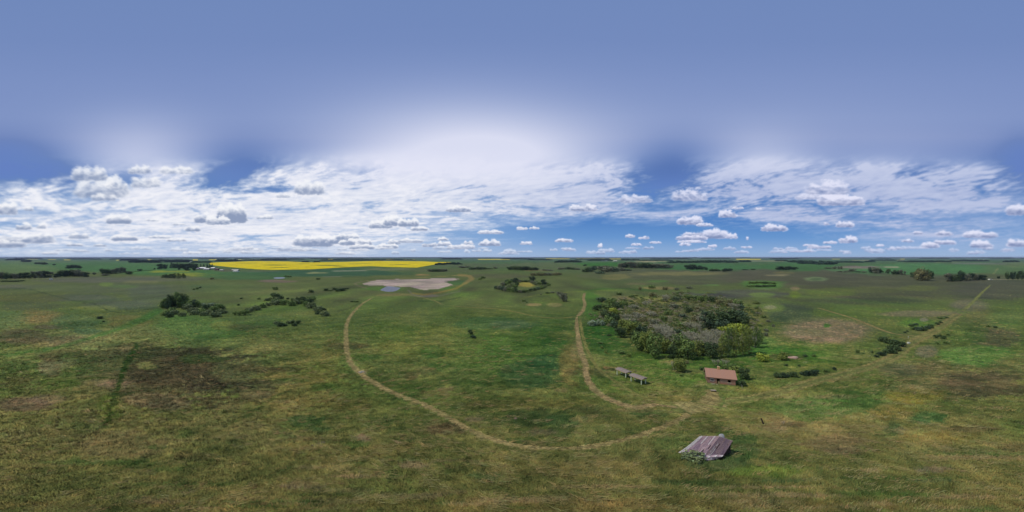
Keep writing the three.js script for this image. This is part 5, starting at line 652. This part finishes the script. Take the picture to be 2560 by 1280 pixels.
  wallQ(inn(Q0), inn(Q1), 22, 'wall_board'); wallQ(inn(L0), inn(R0), 12, 'wall_board'); wallQ(inn(R0), inn(Q0), 10, 'wall_board'); wallQ(inn(R1, .12).add(new THREE.Vector3(0, -0.1, 0)), inn(Q1, .12), 12, 'wall_board');
  // a skirt of fallen boards leans from the near edge to the ground
  { const G0 = at3(1765, 1152.5, 0.06), G1 = at3(1802, 1147, 0.1), skirt = (u, v) => P(R1, Q1, G0, G1, u, v); for (let i = 0; i < 9; i++) plank(t, skirt, i / 9 + 0.01 * r(), (i + 0.96) / 9, -0.04, 0.8 + 0.2 * r(), 0.03 + 0.05 * r(), 0.03, [mats[5], mats[7], mats[6], whites[1], mats[4]][i % 5]); }
  // frayed grey edge pieces along the low end
  for (let i = 0; i < 12; i++) { const u = 0.985, v = i / 12; plank(t, left, u - 0.02 * r(), u + 0.03 + 0.02 * r(), v, v + 0.078, 0.06, 0.03, whites[i % 2]); }
  for (let i = 0; i < 9; i++) { const v = i / 9; plank(t, right, 0.93 - 0.05 * r(), 1.02 + 0.01 * r(), v, v + 0.1, 0.07, 0.03, [mats[4], mats[7], whites[0]][i % 3]); }
  shade(t); mark(1762, 1130, 46, 22);
  const b = thing('boulder', 'pale grey boulder behind the far edge of the barn roof', 'boulder', at(1804, 1099)); part('stone', lump(0.55, 3).scale(1.05, 1.25, 0.9).translate(0, 0.55, 0), W(150, 152, 160), b);
}
function lump(rad, seed) { const g = new THREE.IcosahedronGeometry(rad, 2), p = g.attributes.position, r = seed * 3.3; for (let i = 0; i < p.count; i++) { const x = p.getX(i), y = p.getY(i), z = p.getZ(i), k = 1 + 0.28 * noise(x * 1.9 / rad + r, y * 1.9 / rad + z * 1.3 / rad); p.setXYZ(i, x * k, y * k, z * k); } g.computeVertexNormals(); return g; }

// ------------------------------------------------------------------ small things lying about
{
  const t = thing('wooden_pallet', 'old wooden pallet lying in the grass below the track', 'pallet', at(797, 1112)); t.rotation.y = -0.06;
  const ms = [[128, 112, 116], [106, 94, 96], [146, 132, 122], [118, 98, 106]].map((c) => boardMat(...c.map((v) => v * 1.1)));
  for (let k = 0; k < 6; k++) part('slat', box(-1.05, 1.05, 0.14, 0.17, -0.95 + k * 0.32, -0.71 + k * 0.32), ms[k % 4], t);
  for (const x of [-0.9, 0, 0.9]) part('runner', box(x - 0.06, x + 0.06, 0.0, 0.14, -0.9, 0.9), ms[1], t);
  for (const x of [-1.0, 1.0]) part('end_post', box(x - 0.07, x + 0.07, 0.172, 0.3, 0.55, 0.85), ms[2], t);
}
{
  const t = thing('charred_post', 'dark charred post leaning by pale boards on the dry patch', 'post', at(1909, 1062));
  part('post', new THREE.CylinderGeometry(0.15, 0.19, 1.5, 9).translate(0, 0.7, 0).rotateZ(0.22).rotateX(-0.25), W(52, 42, 40), t); part('foot_stone', lump(0.3, 5).scale(1.3, 0.5, 0.9).translate(0.15, 0.06, 0.25), W(148, 146, 122), t);
  const p = thing('plank_pile', 'few weathered planks stacked on the dry patch past the barn', 'planks', at(1955, 1056)); p.rotation.y = 0.5;
  const m = [[158, 146, 122], [140, 130, 110], [170, 158, 134], [120, 110, 96]].map((c) => boardMat(...c.map((v) => v * 1.1)));
  for (let k = 0; k < 5; k++) { const g = part('plank', box(-1.5, 1.4, 0.05 * k, 0.05 * k + 0.045, -0.14, 0.14).rotateY((k - 2) * 0.13), m[k % 4], p); g.position.z = -0.35 + 0.2 * k; }
  const q = thing('loose_board', 'short pale board crossing below the stacked planks', 'board', at(1961, 1066)); q.rotation.y = 1.25; part('plank', box(-0.8, 0.8, 0.02, 0.07, -0.11, 0.11), m[2], q);
  const w = thing('loose_board', 'small pale board beside the dark charred post', 'board', at(1901, 1053)); part('plank', box(-0.3, 0.3, 0.02, 0.1, -0.15, 0.15), W(196, 186, 150), w);
}
{
  const t = thing('rubble_slab', 'pinkish broken concrete slab between green bushes', 'slab', at(1984, 896)); const m = W(170, 142, 132), m2 = W(184, 158, 146);
  part('slab', lump(1.0, 7).scale(1.5, 0.5, 1.2).translate(-0.7, 0.15, 0), m, t); part('slab', lump(0.8, 8).scale(1.5, 0.5, 1).translate(0.9, 0.25, -0.6), m2, t); part('slab', lump(0.5, 9).scale(1.3, 0.5, 1).translate(1.9, 0.2, -0.9), m2, t);
  const b = thing('white_box', 'small white box at the tip of the hook shaped bush clump', 'box', at(2271.5, 859)); part('box_body', box(-0.4, 0.4, 0, 0.55, -0.3, 0.3), W(206, 208, 204), b); part('lid', box(-0.46, 0.46, 0.55, 0.63, -0.36, 0.36), W(224, 226, 222), b);
  for (const [px, py, L, a, lab] of [[1258, 875, 1.5, 0.15, 'short pale log lying in the open green hollow'], [1271, 877, 2.0, 0.02, 'longer pale log lying in the open green hollow']]) { const l = thing('fallen_log', lab, 'log', at(px, py)); l.rotation.y = a; part('log', new THREE.CylinderGeometry(0.09, 0.13, L, 8).rotateZ(Math.PI / 2).translate(0, 0.14, 0), W(168, 164, 152), l); part('branch', new THREE.CylinderGeometry(0.03, 0.06, 0.6, 6).rotateZ(1.0).translate(0.3, 0.3, 0), W(150, 146, 134), l); }
  for (const [px, py, s, lab] of [[1289, 1048, 0.42, 'dusky stone at the burnt spot inside the loop track'], [1314, 1047, 0.3, 'smaller stone past the dusky stone inside the loop track']]) { const l = thing('field_stone', lab, 'stone', at(px, py)); part('stone', lump(s, px).scale(1.2, 0.6, 1).translate(0, s * 0.25, 0), W(124, 104, 96), l); }
  const st = thing('stone_pile', 'heap of pale stones at the bend of the sandy track', 'stones', at(903, 931)); for (const [x, z, s, k] of [[-0.6, 0, 0.42, 1], [0.3, -0.3, 0.5, 2], [0.9, 0.2, 0.34, 3], [0, 0.5, 0.36, 4], [-0.2, -0.7, 0.4, 5]]) part('stone', lump(s, k).scale(1.3, 0.6, 1).translate(x, s * 0.2, z), k % 2 ? W(164, 146, 124) : W(136, 138, 134), st);
  const ms = thing('milestone', 'small pale post standing in the grass below the fork of paths', 'post', at(2271, 846)); part('post', box(-0.08, 0.08, 0, 1.0, -0.08, 0.08), W(170, 172, 160), ms); part('cap', box(-0.11, 0.11, 1.0, 1.06, -0.11, 0.11), W(190, 190, 180), ms);
  const mp = thing('fence_post', 'thin pale post leaning on the grass by the house corner', 'post', at(1855.5, 973)); part('post', box(-0.06, 0.06, 0, 1.2, -0.06, 0.06).rotateZ(0.06), W(150, 148, 136), mp); part('top', box(-0.07, 0.07, 1.2, 1.26, -0.07, 0.07).rotateZ(0.06), W(160, 158, 146), mp);
}
// ------------------------------------------------------------------ farm buildings far off
function shed(name, label, cat, px0, px1, py, hpx, wallC, roofC, deep = 11, group) {
  const s = ppm(py), A = at((px0 + px1) / 2, py), w = (px1 - px0) / s, h = hpx / s, he = h * 0.58, t = thing(name, label, cat, A, group), wm = W(...wallC), rm = std(C(...roofC), 0.55);
  part('wall', mergeGeometries([box(-w / 2, w / 2, 0, he, -0.3, 0), box(-w / 2, w / 2, 0, he, -deep, -deep + 0.3), box(-w / 2, -w / 2 + 0.3, 0, he, -deep + 0.3, -0.3), box(w / 2 - 0.3, w / 2, 0, he, -deep + 0.3, -0.3)]), wm, t);
  const up = h - he, run = deep / 2 + 0.5, sl = Math.atan2(up, deep / 2), len = run / Math.cos(sl);
  for (const f of [1, -1]) { const m = part('roof_slope', new THREE.BoxGeometry(w + 1, 0.2, len).translate(0, 0, len / 2).rotateX(f > 0 ? sl : Math.PI - sl), rm, t); m.position.set(0, h, -deep / 2); }
  const dw = Math.min(w * 0.2, 5); part('door', box(-dw / 2, dw / 2, 0, he * 0.85, 0.004, 0.12), W(wallC[0] * 0.6, wallC[1] * 0.6, wallC[2] * 0.62), t);
  for (const x of [-0.3, 0.3]) { const f = part('window', box(w * x - 0.9, w * x + 0.9, he * 0.4, he * 0.75, 0.004, 0.1), W(80, 84, 92), t); part('sill', box(w * x - 1, w * x + 1, he * 0.33, he * 0.4, 0.004, 0.2), wm, f); }
}
shed('farm_shed', 'long white roofed farm shed in front of the dark spruces', 'shed', 496, 511.5, 673.2, 5.2, [176, 174, 186], [226, 226, 234], 14);
shed('farm_shed', 'low white shed overlapping the right end of the long farm shed', 'shed', 508.5, 521, 675, 4.2, [150, 148, 154], [222, 222, 228], 10);
shed('farm_shed', 'small purplish shed at the left end of the long white shed', 'shed', 490.5, 496, 673.6, 4, [120, 112, 132], [140, 134, 150], 9);
shed('farm_shed', 'white roofed grey walled shed beside the reddish shed', 'shed', 526, 534.5, 673.2, 5, [128, 130, 136], [224, 224, 226], 12);
shed('farm_shed', 'dull reddish shed among the white farm sheds', 'shed', 536.5, 544, 675.6, 4.6, [96, 66, 66], [104, 82, 86], 9);
shed('farm_shed', 'small flat white shed alone in the farm yard', 'shed', 548.5, 556, 675.8, 2, [180, 178, 180], [214, 212, 216], 6);
shed('farm_shed', 'long thin white shed at the far end of the farm yard', 'shed', 578.5, 595, 676, 2.4, [150, 144, 142], [214, 206, 208], 8);
shed('farm_shed', 'bright white shed in front of the long thin shed', 'shed', 582, 592.5, 679.2, 2.8, [226, 226, 228], [232, 232, 234], 8);
shed('farm_shed', 'white shed far behind the farm trees', 'shed', 474, 479, 656.2, 2, [190, 196, 200], [214, 220, 222], 16);
shed('farm_shed', 'pale roofed hall far off beyond the green strip', 'shed', 1534.5, 1543, 653.8, 2.8, [170, 172, 172], [214, 212, 200], 40);
shed('farm_shed', 'dim grey shed left of the pale far hall', 'shed', 1513, 1519, 652.8, 1.6, [112, 124, 132], [140, 150, 158], 30);
shed('farm_shed', 'smallest dim grey shed left of the pale far hall', 'shed', 1505.5, 1509, 652.9, 1.4, [100, 116, 122], [124, 136, 140], 30);
for (const [px, w, lab] of [[2447, 4.6, 'white silo standing apart at the dark wood edge'], [2458.5, 2.2, 'narrow white silo of the far pair'], [2461.8, 2.6, 'wider white silo of the far pair']]) {
  const s = ppm(651.6), t = thing('grain_silo', lab, 'silo', at(px, 651.6)), R = w / s / 2, hh = 2.2 / s; part('drum', new THREE.CylinderGeometry(R, R, hh * 0.8, 20).translate(0, hh * 0.4, 0), W(222, 226, 226), t); part('roof', new THREE.ConeGeometry(R * 1.05, hh * 0.35, 20).translate(0, hh * 0.97, 0), W(232, 234, 234), t);
}
{ // white board sign by the left road
  const t = thing('signboard', 'white two panelled board standing beside the gravel road', 'sign', at(127.5, 700.6)), s = ppm(700.6); const w = 8.6 / s, h = 5.4 / s, m = W(186, 190, 188), m2 = W(168, 172, 178);
  for (const x of [-w * 0.35, w * 0.35]) part('post', box(x - 0.09, x + 0.09, 0, h * 0.95, -0.2, -0.03), W(110, 104, 96), t);
  part('panel', box(-w / 2, w / 2, h * 0.58, h, -0.02, 0.06), m, t); part('panel', box(-w / 2 + 0.1, w / 2 - 0.1, h * 0.14, h * 0.53, -0.02, 0.06), m2, t); part('rail', box(-w / 2, w / 2, h * 0.535, h * 0.575, 0.0, 0.08), W(140, 140, 150), t);
}
{ // white car far away on the right road
  const t = thing('car', 'small white car parked at the end of the pale gravel road', 'car', at(2475.5, 700.2)); const wm = W(224, 226, 214), dk = W(30, 32, 34), s = new THREE.Shape([[-2.1, 0.35], [2.1, 0.35], [2.15, 0.85], [1.2, 0.98], [0.6, 1.5], [-1.2, 1.52], [-1.9, 1.0], [-2.15, 0.9]].map(([x, y]) => new THREE.Vector2(x, y)));
  part('body', new THREE.ExtrudeGeometry(s, { depth: 1.6, bevelSize: 0.06, bevelThickness: 0.06, bevelSegments: 2 }).translate(0, 0, -0.8), wm, t);
  for (const x of [-1.3, 1.35]) for (const z of [-0.8, 0.8]) part('wheel', new THREE.CylinderGeometry(0.34, 0.34, 0.22, 14).rotateX(Math.PI / 2).translate(x, 0.34, z), dk, t);
  for (const z of [-0.87, 0.87]) part('window', geom([-1.5, 1.02, z, 0.9, 1.0, z, 0.5, 1.42, z, -1.15, 1.44, z], z > 0 ? [0, 1, 2, 0, 2, 3] : [0, 2, 1, 0, 3, 2]), dk, t);
  t.scale.setScalar(1.25);
}

// ------------------------------------------------------------------ grass tufts, grove undergrowth
function tuft(seed, n, lean, tall, wide) {
  const r = rng(seed), pos = [], idx = [], nor = [], col = [];
  for (let i = 0; i < n; i++) {
    const a = r() * 6.28, x = (r() - 0.5) * wide, z = (r() - 0.5) * wide * 0.7, h = tall * (0.6 + 0.6 * r()), w = 0.055 + 0.05 * r(), lx = lean * (0.4 + r()) + (r() - 0.5) * 0.35, lz = (r() - 0.5) * 0.5, at0 = pos.length / 3, c = 0.8 + 0.4 * r();
    for (let k = 0; k < 3; k++) { const b = a + k * 2.09; pos.push(x + Math.cos(b) * w, 0, z + Math.sin(b) * w); nor.push(Math.cos(b) * 0.5, 0.87, Math.sin(b) * 0.5); col.push(c, c, c); }
    pos.push(x + lx * h, h * 0.75, z + lz * h); nor.push(0, 1, 0); col.push(c, c, c);
    idx.push(at0, at0 + 3, at0 + 1, at0 + 1, at0 + 3, at0 + 2, at0 + 2, at0 + 3, at0);
  }
  return geom(pos, idx, { nor, col });
}
const tuftMat = std(0xffffff, 1, { vertexColors: true, specularIntensity: 0.1 });
function tufts(name, label, g, count, seed, y0, y1, power, size, straw = 0) {
  const r = rng(seed), list = [], m = new THREE.Matrix4(), q = new THREE.Quaternion(), up = new THREE.Vector3(0, 1, 0);
  while (list.length < count) {
    const px = -160 + r() * 2880, py = lerp(y0, y1, r() ** power);
    const mx = Math.floor(px / 4), my = Math.floor((py - 640) / 4); if (mx >= 0 && mx < 640 && my >= 0 && my < 160 && MASK[my * 640 + mx]) { r(); continue; }
    const p = at(px, py), s = size * (0.5 + r()), k = 0.8 + 0.42 * r();
    if (straw && noise(p.x / 6 + 20, p.z / 2.4) + 0.5 * noise(p.x / 30, p.z / 30) < 0.12) { r(); continue; }
    q.setFromAxisAngle(up, (straw ? 0.45 : 1.5) * (r() - 0.5) + 0.9 * noise(p.x / 40, p.z / 40) + (r() < (straw ? 0.15 : 0.3) ? Math.PI : 0));
    const c = land(p.x, p.z, 0.5); if (straw) { const q1 = own(132, 122, 84); for (let i = 0; i < 3; i++) c[i] = lerp(c[i], q1[i], 0.45 + 0.3 * r()); } const h = (r() - 0.5) * 0.3;
    list.push([new THREE.Matrix4().compose(p, q, new THREE.Vector3(s * (1 + 0.5 * r()), s * (0.6 + 0.7 * r()), s)), [c[0] * k * 1.46 * (1 + h), c[1] * k * 1.4, c[2] * k * 1.42]]);
  }
  const im = new THREE.InstancedMesh(g, tuftMat, list.length), c = new THREE.Color();
  list.forEach(([mm, k], i) => { im.setMatrixAt(i, mm); im.setColorAt(i, c.setRGB(...k)); });
  im.name = name; tag(im, label, 'grass', null, 'stuff'); put(im);
}
tufts('grass_002', 'pale lodged straw lying in streaks on the meadow', tuft(3, 7, 2.2, 0.34, 0.9), 17000, 93, 800, 1300, 0.8, 1.15, 1);
tufts('grass', 'lying prairie grass over the whole meadow', tuft(1, 6, 0.9, 0.42, 0.7), 150000, 91, 770, 1300, 0.85, 1);
tufts('grass_001', 'upright green grass tufts among the lying grass', tuft(2, 6, 0.25, 0.5, 0.5), 70000, 92, 715, 1300, 1.25, 1);
{ // undergrowth of the grove: nobody could count it
  const g = leaves([[0, 0.1, 0, 0.5, 0.8, 0.5], [0.3, 0.1, 0.2, 0.3, 0.5, 0.3], [-0.25, 0.1, -0.3, 0.34, 0.6, 0.3]], 90, 0.1, 8, [1, 1, 1], { dome: 1 }), r = rng(55), list = [], q = new THREE.Quaternion(), tones = [own(76, 94, 52), own(90, 100, 62), own(116, 112, 94), own(68, 86, 52), own(102, 104, 66), own(128, 120, 108)];
  while (list.length < 3600) { const px = 1460 + r() * 450, py = 728 + r() * 150, u = (px - 1690) / 215, v = (py - 795) / 72, d = u * u + v * v + 0.5 * noise(px / 40, py / 20); if (d > 1 || r() < smooth(0.35, 1, d) * 0.75 + 0.35 * smooth(800, 740, py) || (u < -0.35 && v > 0.3) || noise(px / 22, py / 9) < -0.26) continue; const s = ppm(py), w = (2.6 + 8 * r() * r() + 2 * r()) / s; list.push([new THREE.Matrix4().compose(at(px, py), q, new THREE.Vector3(w, w * (0.42 + 0.4 * r()), w)), tones[Math.floor((r() * 0.7 + 0.3 * (noise(px / 30, py / 14) + 0.6)) * 6) % 6], 1.2 + 0.7 * r()]); }
  const im = new THREE.InstancedMesh(g, massMat, list.length), c = new THREE.Color(); list.forEach(([m, t, k], i) => { im.setMatrixAt(i, m); im.setColorAt(i, c.setRGB(t[0] * k, t[1] * k, t[2] * k)); });
  im.name = 'undergrowth'; tag(im, 'mixed green and grey undergrowth on the floor of the grove', 'undergrowth', null, 'stuff'); put(im);
}

// small groups that one can count from one end to the other: each member by its place
{ const by = new Map(), ord = ['first', 'second', 'third', 'fourth', 'fifth', 'sixth', 'seventh', 'eighth', 'ninth', 'tenth', 'eleventh', 'twelfth'];
  for (const o of scene.children) if (o.userData.category && o.userData.group) { const k = o.userData.label; if (!by.has(k)) by.set(k, []); by.get(k).push(o); }
  for (const [k, l] of by) if (l.length > 1 && l.length <= 12 && k.split(' ').length <= 12) { l.sort((a, b) => a.position.x / -a.position.z - b.position.x / -b.position.z); l.forEach((o, i) => { o.userData.label = `${k}, ${ord[i]} from the left`; }); } }
scene.fog = new THREE.FogExp2(new THREE.Color(0.62, 0.74, 0.95), 2.4e-5);
scene.traverse((o) => { if (o.isMesh) { o.castShadow = true; o.receiveShadow = true; } });
renderer.render(scene, camera);
